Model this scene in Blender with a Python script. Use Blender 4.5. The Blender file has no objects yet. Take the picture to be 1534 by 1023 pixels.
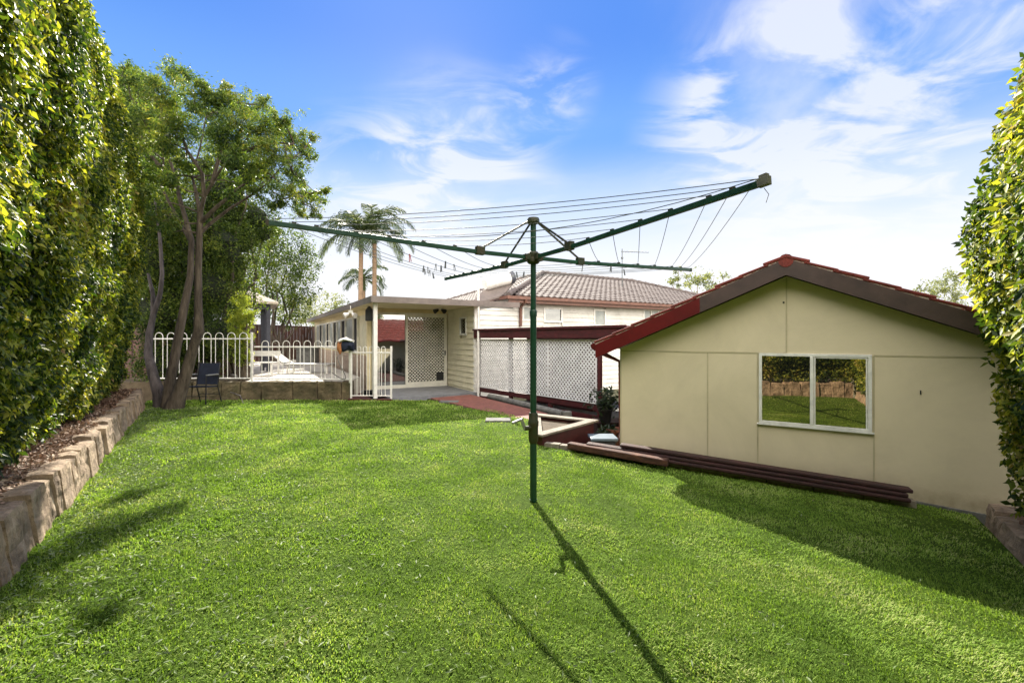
import bpy, math, random
import numpy as np
from mathutils import Vector, Matrix
random.seed(7); rng = np.random.default_rng(11)
sc = bpy.context.scene
COL = sc.collection
F = 682.0; HC = 1.55; CX = 767.0; HY = 507.0        # lens in photo pixels, eye height, centre column, horizon row

def V(*a): return np.array(a, float)
def at(px, py, d): return V((px-CX)/F*d, d, HC-(py-HY)/F*d)
def onplane(px, py, P, D):
    """point of a vertical plane (through P, running along D) seen at a photo pixel"""
    k = (px-CX)/F; t = (k*P[1]-P[0])/(D[0]-k*D[1])
    y = P[1]+t*D[1]; return V(P[0]+t*D[0], y, HC-(py-HY)/F*y)

# ------------------------------------------------------------------ materials
def nd(nt, t, **kw):
    n = nt.nodes.new(t)
    for k, v in kw.items():
        if k == 'inp':
            for a, b in v.items(): n.inputs[a].default_value = b
        else: setattr(n, k, v)
    return n
def c4(c): return (c[0], c[1], c[2], 1)
def ramp(nt, stops):
    r = nt.nodes.new('ShaderNodeValToRGB'); e = r.color_ramp.elements
    while len(e) < len(stops): e.new(0.5)
    for i, (p, c) in enumerate(stops): e[i].position = p; e[i].color = c4(c)
    return r
def pm(name, c1, c2=None, scale=6, rough=.7, bump=.0, bscale=40, metal=0, spec=.4, detail=5, stretch=(1,1,1), c3=None, coat=0, grime=.22):
    m = bpy.data.materials.new(name); m.use_nodes = True; nt = m.node_tree
    b = nt.nodes['Principled BSDF']; L = nt.links.new
    b.inputs['Roughness'].default_value = rough; b.inputs['Metallic'].default_value = metal
    b.inputs['Specular IOR Level'].default_value = spec
    b.inputs['Coat Weight'].default_value = coat
    tc = nd(nt, 'ShaderNodeTexCoord'); mp = nd(nt, 'ShaderNodeMapping'); mp.inputs['Scale'].default_value = stretch
    L(tc.outputs['Object'], mp.inputs['Vector'])
    n1 = nd(nt, 'ShaderNodeTexNoise', inp={'Scale': scale, 'Detail': detail, 'Roughness': .65}); L(mp.outputs[0], n1.inputs['Vector'])
    c2 = c2 or tuple(x*.75 for x in c1)
    st = [(.32, c2), (.62, c1)] + ([(.78, c3)] if c3 else [])
    r = ramp(nt, st); L(n1.outputs['Fac'], r.inputs['Fac'])
    n3 = nd(nt, 'ShaderNodeTexNoise', inp={'Scale': scale*.31+.4, 'Detail': 9, 'Roughness': .72, 'Distortion': .8}); L(mp.outputs[0], n3.inputs['Vector'])
    r3 = ramp(nt, [(.30, (1-grime,)*3), (.60, (1.04,)*3)]); L(n3.outputs['Fac'], r3.inputs['Fac'])
    mm = nd(nt, 'ShaderNodeMix', data_type='RGBA', blend_type='MULTIPLY'); mm.inputs['Factor'].default_value = 1
    L(r.outputs['Color'], mm.inputs[6]); L(r3.outputs['Color'], mm.inputs[7]); L(mm.outputs[2], b.inputs['Base Color'])
    if bump:
        n2 = nd(nt, 'ShaderNodeTexNoise', inp={'Scale': bscale, 'Detail': 6, 'Roughness': .7}); L(mp.outputs[0], n2.inputs['Vector'])
        bp = nd(nt, 'ShaderNodeBump', inp={'Strength': bump, 'Distance': .02}); L(n2.outputs['Fac'], bp.inputs['Height'])
        L(bp.outputs['Normal'], b.inputs['Normal'])
    return m
def leafmat(name, stops, trans=.45, rough=.4, nscale=1.2, gloss=.35, tcol=None):
    m = bpy.data.materials.new(name); m.use_nodes = True; nt = m.node_tree; L = nt.links.new
    b = nt.nodes['Principled BSDF']; out = nt.nodes['Material Output']
    g = nd(nt, 'ShaderNodeNewGeometry'); tc = nd(nt, 'ShaderNodeTexCoord')
    n = nd(nt, 'ShaderNodeTexNoise', inp={'Scale': nscale, 'Detail': 3}); L(tc.outputs['Object'], n.inputs['Vector'])
    a = nd(nt, 'ShaderNodeMath', operation='MULTIPLY_ADD'); L(g.outputs['Random Per Island'], a.inputs[0]); a.inputs[1].default_value = .62
    s = nd(nt, 'ShaderNodeMath', operation='MULTIPLY_ADD'); L(n.outputs['Fac'], s.inputs[0]); s.inputs[1].default_value = 1.3; s.inputs[2].default_value = -.45
    L(s.outputs[0], a.inputs[2])
    r = ramp(nt, stops); L(a.outputs[0], r.inputs['Fac'])
    L(r.outputs['Color'], b.inputs['Base Color']); b.inputs['Roughness'].default_value = rough; b.inputs['Specular IOR Level'].default_value = gloss
    t = nd(nt, 'ShaderNodeBsdfTranslucent')
    h = nd(nt, 'ShaderNodeMix', data_type='RGBA', blend_type='MULTIPLY'); h.inputs['Factor'].default_value = 1
    L(r.outputs['Color'], h.inputs[6]); h.inputs[7].default_value = c4(tcol or (2.1, 1.9, .7)); L(h.outputs[2], t.inputs['Color'])
    mx = nd(nt, 'ShaderNodeMixShader'); mx.inputs[0].default_value = trans
    L(b.outputs[0], mx.inputs[1]); L(t.outputs[0], mx.inputs[2]); L(mx.outputs[0], out.inputs['Surface'])
    return m
def glassmat(name, tint=(.01, .012, .012), refl=.55, rough=.02, gc=(.95, .97, .95)):
    m = bpy.data.materials.new(name); m.use_nodes = True; nt = m.node_tree; L = nt.links.new
    b = nt.nodes['Principled BSDF']; out = nt.nodes['Material Output']
    b.inputs['Base Color'].default_value = c4(tint); b.inputs['Roughness'].default_value = .1
    g = nd(nt, 'ShaderNodeBsdfGlossy', inp={'Roughness': rough}); g.inputs['Color'].default_value = c4(gc)
    n = nd(nt, 'ShaderNodeTexNoise', inp={'Scale': 1.7, 'Detail': 1}); tc = nd(nt, 'ShaderNodeTexCoord'); L(tc.outputs['Object'], n.inputs['Vector'])
    bp = nd(nt, 'ShaderNodeBump', inp={'Strength': .035, 'Distance': .05}); L(n.outputs['Fac'], bp.inputs['Height']); L(bp.outputs[0], g.inputs['Normal'])
    mx = nd(nt, 'ShaderNodeMixShader'); mx.inputs[0].default_value = refl
    L(b.outputs[0], mx.inputs[1]); L(g.outputs[0], mx.inputs[2]); L(mx.outputs[0], out.inputs['Surface'])
    return m

M = {}
M['soil'] = pm('soil', (.10, .075, .045), (.05, .035, .02), 5, .95, .6, 30)
M['ground'] = pm('ground', (.12, .11, .06), (.06, .07, .03), 2, .95, .5, 12)
M['lawn'] = pm('lawn_thatch', (.075, .125, .016), (.035, .060, .009), 34, .95, .8, 80, c3=(.11, .11, .03), spec=.05, detail=9)
M['green'] = pm('green_paint', (.010, .062, .034), (.007, .042, .026), 8, .38, .1, 60, spec=.5)
M['green_dark'] = pm('green_housing', (.028, .042, .02), (.05, .035, .015), 18, .5, .3, 50)
M['galv'] = pm('galvanised', (.42, .43, .42), (.28, .29, .29), 20, .45, .1, 40, metal=.6)
M['castgrey'] = pm('cast_bracket', (.20, .20, .16), (.12, .12, .1), 14, .6, .2, 40)
M['wire'] = pm('line_wire', (.12, .13, .13), (.08, .09, .09), 10, .5)
M['cream_wall'] = pm('shed_sheeting', (.645, .575, .41), (.605, .54, .38), 1.3, .8, .06, 90, detail=8, grime=.09)
_nt = M['cream_wall'].node_tree; _b = _nt.nodes['Principled BSDF']; _src = _b.inputs['Base Color'].links[0].from_socket
_tc = nd(_nt, 'ShaderNodeTexCoord'); _sp = nd(_nt, 'ShaderNodeSeparateXYZ'); _nt.links.new(_tc.outputs['Object'], _sp.inputs[0])
_mr = nd(_nt, 'ShaderNodeMapRange', interpolation_type='SMOOTHSTEP'); _nt.links.new(_sp.outputs['Z'], _mr.inputs['Value']); _mr.inputs['From Min'].default_value = .22; _mr.inputs['From Max'].default_value = -.12
_n = nd(_nt, 'ShaderNodeTexNoise', inp={'Scale': 9, 'Detail': 9, 'Roughness': .7}); _nt.links.new(_tc.outputs['Object'], _n.inputs['Vector'])
_m = nd(_nt, 'ShaderNodeMath', operation='MULTIPLY'); _nt.links.new(_mr.outputs[0], _m.inputs[0]); _nt.links.new(_n.outputs['Fac'], _m.inputs[1])
_mx = nd(_nt, 'ShaderNodeMix', data_type='RGBA'); _nt.links.new(_m.outputs[0], _mx.inputs[0]); _nt.links.new(_src, _mx.inputs[6]); _mx.inputs[7].default_value = (.26, .20, .12, 1); _nt.links.new(_mx.outputs[2], _b.inputs['Base Color'])   # mud splash near the foot
M['cream_trim'] = pm('cream_trim', (.50, .45, .30), (.42, .38, .25), 3, .7)
M['alu'] = pm('white_aluminium', (.80, .80, .76), (.68, .69, .66), 8, .4, spec=.5)
M['red_paint'] = pm('red_barge_paint', (.125, .008, .010), (.085, .006, .008), 4, .35, .1, 30, spec=.5)
M['brown_paint'] = pm('brown_barge_paint', (.072, .046, .041), (.05, .034, .031), 5, .6, .1, 40)
M['maroon'] = pm('maroon_timber', (.080, .014, .017), (.040, .009, .010), 6, .55, .2, 40, stretch=(1, 1, 3))
M['red_tile'] = pm('red_roof_tile', (.20, .032, .022), (.10, .018, .015), 9, .8, .5, 60, c3=(.27, .17, .13), detail=8)
M['mortar'] = pm('tile_mortar', (.5, .44, .38), (.26, .06, .05), 22, .9, .4, 60)
M['brown_tile'] = pm('brown_roof_tile', (.128, .104, .096), (.07, .056, .052), 14, .8, .4, 60, c3=(.22, .185, .17), detail=8)
M['wb_white'] = pm('white_weatherboard', (.66, .64, .60), (.58, .56, .52), 2, .6, .05, 60)
M['wb_cream'] = pm('cream_weatherboard', (.70, .66, .50), (.62, .58, .43), 2, .6, .05, 60)
M['cream_soffit'] = pm('cream_soffit', (.74, .64, .40), (.66, .56, .34), 2, .7)
M['door_frame'] = pm('cream_door_frame', (.70, .68, .60), (.62, .60, .52), 5, .45)
M['white'] = pm('white_enamel', (.80, .78, .74), (.70, .68, .64), 12, .4, spec=.5)
M['lattice'] = pm('white_lattice', (.74, .74, .75), (.60, .60, .62), 6, .6)
M['fascia_grey'] = pm('grey_fascia', (.17, .14, .125), (.12, .10, .09), 5, .5)
M['gutter_brown'] = pm('brown_gutter', (.17, .075, .05), (.11, .05, .035), 5, .45)
M['metal_roof'] = pm('pale_metal_roof', (.42, .41, .40), (.32, .31, .30), 3, .5, metal=.2)
M['glass'] = glassmat('window_glass', refl=.36, rough=.012, gc=(1, .84, .66))
M['glass_dark'] = glassmat('house_glass', (.012, .011, .010), .12)
M['glass_door'] = glassmat('door_glass', (.012, .014, .014), .27)
M['curtain'] = pm('pale_curtain_glass', (.36, .38, .36), (.22, .25, .25), 3, .3, spec=.6)
M['dark'] = pm('dark_interior', (.015, .012, .012), (.008, .008, .008), 3, .8)
M['black'] = pm('black_plastic', (.018, .018, .02), (.012, .012, .014), 5, .4)
M['deck'] = pm('grey_deck', (.22, .225, .24), (.15, .155, .17), 5, .6, .2, 40)
M['brickpath'] = pm('red_paving', (.23, .085, .065), (.14, .055, .045), 8, .8, .4, 50)
M['paving'] = pm('pale_paving', (.46, .42, .36), (.34, .31, .27), 4, .8, .2, 30)
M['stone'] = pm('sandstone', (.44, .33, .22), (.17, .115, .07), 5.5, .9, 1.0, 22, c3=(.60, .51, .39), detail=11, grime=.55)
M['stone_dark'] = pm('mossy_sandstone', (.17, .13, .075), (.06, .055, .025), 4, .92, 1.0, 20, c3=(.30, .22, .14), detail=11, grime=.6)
M['mortar_stone'] = pm('dark_joint', (.07, .05, .035), (.04, .03, .02), 6, .95)
M['bark'] = pm('brown_bark', (.125, .098, .072), (.028, .02, .015), 11, .92, 1.0, 22, stretch=(1, 1, .16), c3=(.27, .22, .155), detail=11, grime=.5)
M['bark_grey'] = pm('grey_bark', (.15, .125, .125), (.035, .03, .03), 11, .92, 1.0, 22, stretch=(1, 1, .16), detail=11, grime=.5)
M['palm_trunk'] = pm('palm_trunk', (.24, .16, .10), (.15, .10, .065), 4, .85, .4, 10, stretch=(1, 1, 5))
M['fence_brown'] = pm('brown_steel_fence', (.115, .05, .04), (.075, .035, .03), 3, .45)
M['post_dark'] = pm('charcoal_post', (.07, .075, .095), (.05, .05, .065), 4, .6)
M['gaz_roof'] = pm('pale_gazebo_roof', (.60, .52, .42), (.45, .38, .3), 4, .8)
M['brickwall'] = pm('tan_boards', (.46, .36, .27), (.32, .24, .19), 5, .8, .3, 30)
M['sleeper'] = pm('stained_sleeper', (.125, .05, .032), (.04, .018, .014), 7, .8, .7, 30, stretch=(1, 1, 4), detail=10, c3=(.30, .16, .10), grime=.5)
M['sleeper_dark'] = pm('dark_board', (.055, .018, .016), (.022, .010, .009), 8, .7, .6, 30, stretch=(1, 1, 4), c3=(.10, .045, .035), grime=.5)
M['cap'] = pm('pale_cap', (.27, .235, .19), (.16, .14, .11), 7, .85, .4, 40)
M['concrete'] = pm('concrete', (.17, .17, .155), (.09, .09, .085), 8, .9, .4, 40)
M['navy'] = pm('navy_cloth', (.012, .018, .04), (.008, .012, .026), 9, .85, .3, 40)
M['orange'] = pm('orange_cloth', (.40, .17, .06), (.28, .11, .04), 9, .85, .3, 40)
M['steel'] = pm('stainless', (.6, .6, .6), (.45, .45, .45), 5, .3, metal=.8)
M['terracotta'] = pm('terracotta', (.3, .12, .07), (.18, .07, .05), 8, .85, .3, 40)
M['bluegrey'] = pm('blue_plastic', (.15, .20, .25), (.1, .14, .18), 6, .5)
M['lf_hedge'] = leafmat('hedge_leaf', [(0, (.010, .026, .010)), (.36, (.030, .060, .014)), (.56, (.13, .18, .026)), (.80, (.40, .40, .06)), (1, (.26, .17, .08))], .42, .46, .9, .22, (1.6, 1.6, .55))
M['lf_hedge_core'] = pm('hedge_shade_core', (.020, .028, .012), (.010, .014, .007), 14, .95, 1, 40)  # near-black tone stands in for the shade deep between leaves
M['lf_tree'] = leafmat('tree_leaf', [(0, (.012, .026, .012)), (.35, (.036, .078, .020)), (.72, (.12, .175, .035)), (1, (.2, .19, .05))], .45, .45, .8, .3)
M['lf_shrub'] = leafmat('shrub_leaf', [(0, (.010, .021, .008)), (.4, (.034, .060, .014)), (.75, (.10, .14, .026)), (1, (.22, .23, .06))], .45, .5, .8, .2, (1.7,1.7,.6))
M['lf_bright'] = leafmat('creeper_leaf', [(0, (.06, .10, .02)), (.5, (.18, .24, .04)), (1, (.32, .34, .08))], .5, .45, 2, .3)
M['lf_gum'] = leafmat('gum_leaf', [(0, (.07, .09, .05)), (.5, (.13, .16, .09)), (1, (.22, .24, .13))], .4, .5, .8, .3)
M['lf_palm'] = leafmat('palm_leaf', [(0, (.012, .022, .012)), (.5, (.030, .05, .026)), (1, (.09, .11, .05))], .35, .6, .5, .12)
M['lf_dark'] = leafmat('pot_plant_leaf', [(0, (.01, .02, .01)), (1, (.04, .07, .03))], .3, .4, 1, .4)
M['lf_grass'] = leafmat('grass_blade', [(0, (.055, .105, .016)), (.35, (.150, .250, .042)), (.68, (.265, .375, .075)), (1, (.46, .47, .22))], .35, .8, 1.5, .05, (1.5, 1.6, .6))
M['lf_litter'] = leafmat('litter_leaf', [(0, (.07, .035, .022)), (.45, (.20, .115, .07)), (.8, (.36, .25, .17)), (1, (.5, .42, .32))], .1, .7, 1, .2, (1, 1, 1))
M['lf_fallen'] = leafmat('fallen_leaf', [(0, (.08, .13, .035)), (.55, (.17, .23, .09)), (.9, (.27, .31, .18)), (1, (.24, .14, .08))], .2, .6, 1, .2, (1, 1, 1))

# ------------------------------------------------------------------ mesh helpers
ORIG = {}
class MB:
    def __init__(s): s.v = []; s.f = []
    def add(s, vs, fs):
        k = len(s.v); s.v += [tuple(map(float, p)) for p in vs]; s.f += [tuple(i+k for i in f) for f in fs]; return s
    def obox(s, o, a, b, c):
        o, a, b, c = map(lambda x: np.array(x, float), (o, a, b, c))
        if np.dot(np.cross(a, b), c) < 0: a, b = b, a
        s.add([o, o+a, o+a+b, o+b, o+c, o+a+c, o+a+b+c, o+b+c], [(0,3,2,1), (4,5,6,7), (0,1,5,4), (1,2,6,5), (2,3,7,6), (3,0,4,7)]); return s
    def box(s, x0, x1, y0, y1, z0, z1): return s.obox((x0,y0,z0), (x1-x0,0,0), (0,y1-y0,0), (0,0,z1-z0))
    def beam(s, p, q, w, h, up=(0,0,1)):
        p, q = np.array(p, float), np.array(q, float); d = q-p; u = np.array(up, float)
        if abs(np.dot(d/np.linalg.norm(d), u)) > .95: u = V(0, 1, 0)
        r = np.cross(d, u); r /= np.linalg.norm(r); u = np.cross(r, d); u /= np.linalg.norm(u)
        return s.obox(p-r*w/2-u*h/2, d, r*w, u*h)
    def tube(s, pts, rad, n=10, cap=True):
        pts = [np.array(p, float) for p in pts]
        if not hasattr(rad, '__len__'): rad = [rad]*len(pts)
        k = len(s.v); ref = None; V_ = []; Fc = []
        for i, p in enumerate(pts):
            d = pts[min(i+1, len(pts)-1)]-pts[max(i-1, 0)]; d = d/(np.linalg.norm(d)+1e-9)
            if ref is None: ref = V(1, 0, 0) if abs(d[0]) < .8 else V(0, 1, 0)
            a = ref-d*np.dot(ref, d); a /= np.linalg.norm(a)+1e-9; ref = a; b = np.cross(d, a)
            for j in range(n):
                t = 2*math.pi*j/n; V_.append(p+(a*math.cos(t)+b*math.sin(t))*rad[i])
        for i in range(len(pts)-1):
            for j in range(n): Fc.append((i*n+j, i*n+(j+1)%n, (i+1)*n+(j+1)%n, (i+1)*n+j))
        if cap: Fc.append(tuple(range(n))[::-1]); Fc.append(tuple((len(pts)-1)*n+j for j in range(n)))
        return s.add(V_, Fc)
    def lathe(s, o, prof, n=16):
        o = np.array(o, float); V_ = []; Fc = []
        for r, z in prof:
            for j in range(n): t = 2*math.pi*j/n; V_.append(o+V(r*math.cos(t), r*math.sin(t), z))
        for i in range(len(prof)-1):
            for j in range(n): Fc.append((i*n+j, i*n+(j+1)%n, (i+1)*n+(j+1)%n, (i+1)*n+j))
        Fc.append(tuple(range(n))[::-1]); Fc.append(tuple((len(prof)-1)*n+j for j in range(n)))
        return s.add(V_, Fc)
    def prism(s, poly, ext):
        """poly: list of 3-D points, swept by vector ext"""
        poly = [np.array(p, float) for p in poly]; e = np.array(ext, float); n = len(poly)
        nn = sum((np.cross(poly[i], poly[(i+1)%n]) for i in range(n)), V(0,0,0))
        if np.dot(nn, e) > 0: poly = poly[::-1]
        return s.add(poly+[p+e for p in poly], [tuple(range(n)), tuple(range(n, 2*n))[::-1]]+[(i, i+n, (i+1)%n+n, (i+1)%n) for i in range(n)])
    def build(s, name, mat, parent=None, smooth=False, bevel=0, loc=None, mod=None):
        o0 = V(0,0,0)
        if parent is not None: o0 = ORIG[parent.name]
        elif loc is not None: o0 = np.array(loc, float)
        me = bpy.data.meshes.new(name); me.from_pydata([tuple(np.array(p)-o0) for p in s.v], [], s.f); me.update()
        o = bpy.data.objects.new(name, me); COL.objects.link(o)
        me.materials.append(M[mat] if isinstance(mat, str) else mat)
        if parent is not None: o.parent = parent
        elif loc is not None: o.location = tuple(o0)
        ORIG[o.name] = o0
        if smooth: me.polygons.foreach_set('use_smooth', [True]*len(me.polygons)); me.update()
        if bevel:
            b = o.modifiers.new('b', 'BEVEL'); b.width = bevel; b.segments = 2; b.limit_method = 'ANGLE'; b.angle_limit = .6
        if smooth and bevel == 0:
            try:
                me.set_sharp_from_angle(angle=.7)
            except Exception: pass
        return o
def fast(name, verts, faces_n, mat, parent=None, k=3, loc=None):
    """big leaf meshes: verts (N,3), faces (M,k)"""
    o0 = ORIG[parent.name] if parent is not None else (np.array(loc, float) if loc is not None else V(0,0,0))
    me = bpy.data.meshes.new(name); verts = np.asarray(verts)-o0
    me.vertices.add(len(verts)); me.vertices.foreach_set('co', verts.astype(np.float32).ravel())
    m = len(faces_n); me.loops.add(m*k); me.loops.foreach_set('vertex_index', np.asarray(faces_n, np.int32).ravel())
    me.polygons.add(m); me.polygons.foreach_set('loop_start', np.arange(0, m*k, k, dtype=np.int32))
    me.update(calc_edges=True); me.validate()
    me.materials.append(M[mat]); o = bpy.data.objects.new(name, me); COL.objects.link(o)
    if parent is not None: o.parent = parent
    elif loc is not None: o.location = tuple(o0)
    ORIG[o.name] = o0
    return o
def tag(o, label=None, cat=None, group=None, kind=None):
    if label: o['label'] = label
    if cat: o['category'] = cat
    if group: o['group'] = group
    if kind: o['kind'] = kind
    return o
def thing(name, label, cat, loc=(0,0,0), group=None):
    o = bpy.data.objects.new(name, None); COL.objects.link(o); o.location = tuple(float(x) for x in loc); o.empty_display_size = .2
    ORIG[o.name] = np.array(loc, float); return tag(o, label, cat, group)
def norm(a): return a/(np.linalg.norm(a, axis=-1, keepdims=True)+1e-9)
def leaves(P, N, L, W=.42, fold=.12, droop=0., jit=.6):
    """P positions, N rough facing; returns verts, tris (folded kite leaves)"""
    n = len(P); N = norm(N+rng.normal(0, jit, (n, 3))); R = rng.normal(0, 1, (n, 3)); R[:, 2] -= droop
    T = norm(R-N*(R*N).sum(1, keepdims=True)); B = np.cross(N, T); L = (np.full(n, L)*rng.uniform(.6, 1.25, n))[:, None]
    v = np.stack([P, P+T*L*.45+B*L*W*.5+N*L*fold, P+T*L, P+T*L*.45-B*L*W*.5+N*L*fold], 1).reshape(-1, 3)
    i = np.arange(n)[:, None]*4
    f = np.concatenate([i+[0, 2, 1], i+[0, 3, 2]], 1).reshape(-1, 3)
    return v, f
def wob(p, s=1., seed=0.):
    x, y, z = p[..., 0]*s+seed, p[..., 1]*s+seed*1.7, p[..., 2]*s-seed
    return (np.sin(x*1.7+np.sin(y*1.3+z))+np.sin(y*2.1+np.sin(z*1.9+x*.7))+np.sin(z*2.6+np.sin(x*2.3-y)) + .6*np.sin(x*4.7+y*3.1+z*5.3))/3.6

# ------------------------------------------------------------------ camera, sun, sky
cam = bpy.data.cameras.new('camera'); co = bpy.data.objects.new('camera', cam); COL.objects.link(co); sc.camera = co
co.location = (0, 0, HC); co.rotation_euler = (math.radians(90), 0, 0); cam.sensor_width = 36; cam.lens = F/1534*36
cam.shift_y = (HY-511.5)/1534; cam.clip_start = .05; cam.clip_end = 5000
SAZ = math.atan2(-.216, .976); SEL = math.atan(1/1.5)
sd = Vector((math.sin(SAZ)*math.cos(SEL), math.cos(SAZ)*math.cos(SEL), math.sin(SEL)))
sl = bpy.data.lights.new('sun', 'SUN'); sl.energy = 4.0; sl.angle = math.radians(.5); sl.color = (1, .93, .80)
so = bpy.data.objects.new('sun', sl); COL.objects.link(so); so.rotation_euler = (-sd).to_track_quat('-Z', 'Y').to_euler(); so.location = (0, 0, 30)
w = bpy.data.worlds.new('World'); sc.world = w; w.use_nodes = True; nt = w.node_tree; L = nt.links.new
bg = nt.nodes['Background']; bg.inputs['Strength'].default_value = .15
sky = nd(nt, 'ShaderNodeTexSky', sky_type='NISHITA', sun_disc=False, sun_elevation=SEL, sun_rotation=SAZ, air_density=1.0, dust_density=.25, ozone_density=2.0)
tc = nd(nt, 'ShaderNodeTexCoord'); sep = nd(nt, 'ShaderNodeSeparateXYZ'); L(tc.outputs['Generated'], sep.inputs[0])
def mth(op, a, b=None, c=None, clamp=False):
    n = nd(nt, 'ShaderNodeMath', operation=op, use_clamp=clamp)
    for i, x in enumerate((a, b, c)):
        if x is None: continue
        if isinstance(x, (int, float)): n.inputs[i].default_value = x
        else: L(x, n.inputs[i])
    return n.outputs[0]
def mix(f, a, b, bt='MIX'):
    n = nd(nt, 'ShaderNodeMix', data_type='RGBA', blend_type=bt)
    for i, x in ((0, f), (6, a), (7, b)):
        if isinstance(x, (int, float)): n.inputs[i].default_value = x
        elif isinstance(x, tuple): n.inputs[i].default_value = c4(x)
        else: L(x, n.inputs[i])
    return n.outputs[2]
# sky colour by height, warmed and whitened near the horizon; broken by thin high cloud
SK = 1.95
g = ramp(nt, [(0.0, (1.1, 1.1, 1.1)), (.10, (.82, .89, 1.0)), (.24, (.46, .64, .97)), (.40, (.150, .38, .90)), (.56, (.075, .26, .84)), (1, (.05, .16, .60))])
g.color_ramp.interpolation = 'EASE'; L(sep.outputs['Z'], g.inputs['Fac'])
grad = mix(1.0, g.outputs['Color'], (SK, SK, SK), 'MULTIPLY')
base = mix(.96, sky.outputs[0], grad)
zz = mth('ADD', sep.outputs['Z'], .12)
cmb = nd(nt, 'ShaderNodeCombineXYZ'); L(mth('DIVIDE', sep.outputs['X'], zz), cmb.inputs[0]); L(mth('DIVIDE', sep.outputs['Y'], zz), cmb.inputs[1])
def cloud(scale, rot, sx, sy, lo, hi, off, det=7, dist=.6):
    mp = nd(nt, 'ShaderNodeMapping'); mp.inputs['Rotation'].default_value = (0, 0, rot); mp.inputs['Scale'].default_value = (sx, sy, 1); mp.inputs['Location'].default_value = off
    L(cmb.outputs[0], mp.inputs['Vector'])
    n = nd(nt, 'ShaderNodeTexNoise', inp={'Scale': scale, 'Detail': det, 'Roughness': .55, 'Distortion': dist}); L(mp.outputs[0], n.inputs['Vector'])
    mr = nd(nt, 'ShaderNodeMapRange', interpolation_type='SMOOTHSTEP'); mr.inputs['From Min'].default_value = lo; mr.inputs['From Max'].default_value = hi
    L(n.outputs['Fac'], mr.inputs['Value']); return mr.outputs[0]
def spot(px, py, r, s=1.0):
    """soft window in the sky around the direction of a photo point"""
    d = norm(V((px-CX)/F, 1, (HY-py)/F))
    dt = nd(nt, 'ShaderNodeVectorMath', operation='DISTANCE'); L(tc.outputs['Generated'], dt.inputs[0]); dt.inputs[1].default_value = tuple(d)
    mr = nd(nt, 'ShaderNodeMapRange', interpolation_type='SMOOTHSTEP'); L(dt.outputs['Value'], mr.inputs['Value'])
    mr.inputs['From Min'].default_value = r; mr.inputs['From Max'].default_value = r*.15; mr.inputs['To Max'].default_value = s
    return mr.outputs[0]
def addup(xs):
    a = xs[0]
    for x in xs[1:]: a = mth('ADD', a, x)
    return mth('MINIMUM', a, 1.0)
wisp = cloud(2.3, .5, 1.0, 1.5, .40, .64, (.3, .1, 0), 12, .9)
veil = cloud(1.1, -.3, 1, .6, .36, .78, (4.3, 1.1, 0), 10, .9)
m1 = addup([spot(690, 255, .24, 1.1), spot(1130, 105, .15, .75), spot(1080, 200, .19, .85), spot(825, 135, .11, .9), spot(1400, 50, .30, .9), spot(1300, 240, .4, .7), spot(560, 285, .2, .8)])
m2 = addup([spot(1250, 130, .65, .5), spot(700, 300, .35, .5), spot(1400, 330, .55, .7)])
fac = addup([mth('MULTIPLY', wisp, m1), mth('MULTIPLY', veil, m2)])
skyc = mix(mth('MULTIPLY', fac, .78), base, (.93*SK, .95*SK, 1.0*SK))
haze = nd(nt, 'ShaderNodeMapRange', interpolation_type='SMOOTHSTEP'); L(sep.outputs['Z'], haze.inputs['Value'])
haze.inputs['From Min'].default_value = .40; haze.inputs['From Max'].default_value = .06; haze.inputs['To Max'].default_value = .92
skyc = mix(haze.outputs[0], skyc, (1.0*SK, 1.0*SK, 1.02*SK))
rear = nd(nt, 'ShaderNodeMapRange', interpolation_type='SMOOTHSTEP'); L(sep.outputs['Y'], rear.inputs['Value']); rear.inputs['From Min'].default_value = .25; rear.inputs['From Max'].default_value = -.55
rfac = mth('MULTIPLY', rear.outputs[0], mth('ADD', mth('MULTIPLY', veil, .35), .60))       # overbright warm sky patch added behind the camera as fill for shaded faces
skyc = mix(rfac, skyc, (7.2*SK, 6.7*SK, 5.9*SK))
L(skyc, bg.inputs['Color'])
sc.view_settings.view_transform = 'Standard'; sc.view_settings.look = 'None'; sc.view_settings.exposure = 1.84; sc.view_settings.gamma = 1
cy = sc.cycles; cy.use_denoising = True; cy.max_bounces = 8; cy.transparent_max_bounces = 6; cy.diffuse_bounces = 4

# ------------------------------------------------------------------ yard layout
def wallx(y): return -1.19-.69*y             # foot of the long stone wall on the left
def edgex(y): return 1.485+.70*y             # foot of the stone edging on the right
YC = -1.92                                   # where both meet, behind the photographer
aL = norm(V(-.69, 1, 0)); bL = V(aL[1], -aL[0], 0)       # along the left wall / out over the lawn
aR = norm(V(.70, 1, 0)); bR = V(-aR[1], aR[0], 0)        # along the right edging / out over the lawn
S0 = V(1.61, 6.78, 0); S1 = V(5.19, 4.50, 0); SD = norm(S1-S0); SN = V(-SD[1], SD[0], 0); SW = np.linalg.norm(S1-S0)
def sst(t): t = np.clip(t, 0, 1); return t*t*(3-2*t)
def lawnz(x, y):
    x = np.asarray(x, float); y = np.asarray(y, float)
    p = np.stack([x, y, 0*x], -1)
    return -.066*np.maximum(0, x-.6)*sst((y-.5)/3) - .05*sst((y-8)/3.5) + .012*wob(p, 1.6, 2)
XR = [(-2.05, .1), (4.74, 4.81), (5.9, 2.99), (6.12, 1.25), (6.3, .78), (6.6, .42), (8.7, .40), (10.3, -.6), (11.95, -1.9)]
def rightx(y): return np.interp(y, [p[0] for p in XR], [p[1] for p in XR])

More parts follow.
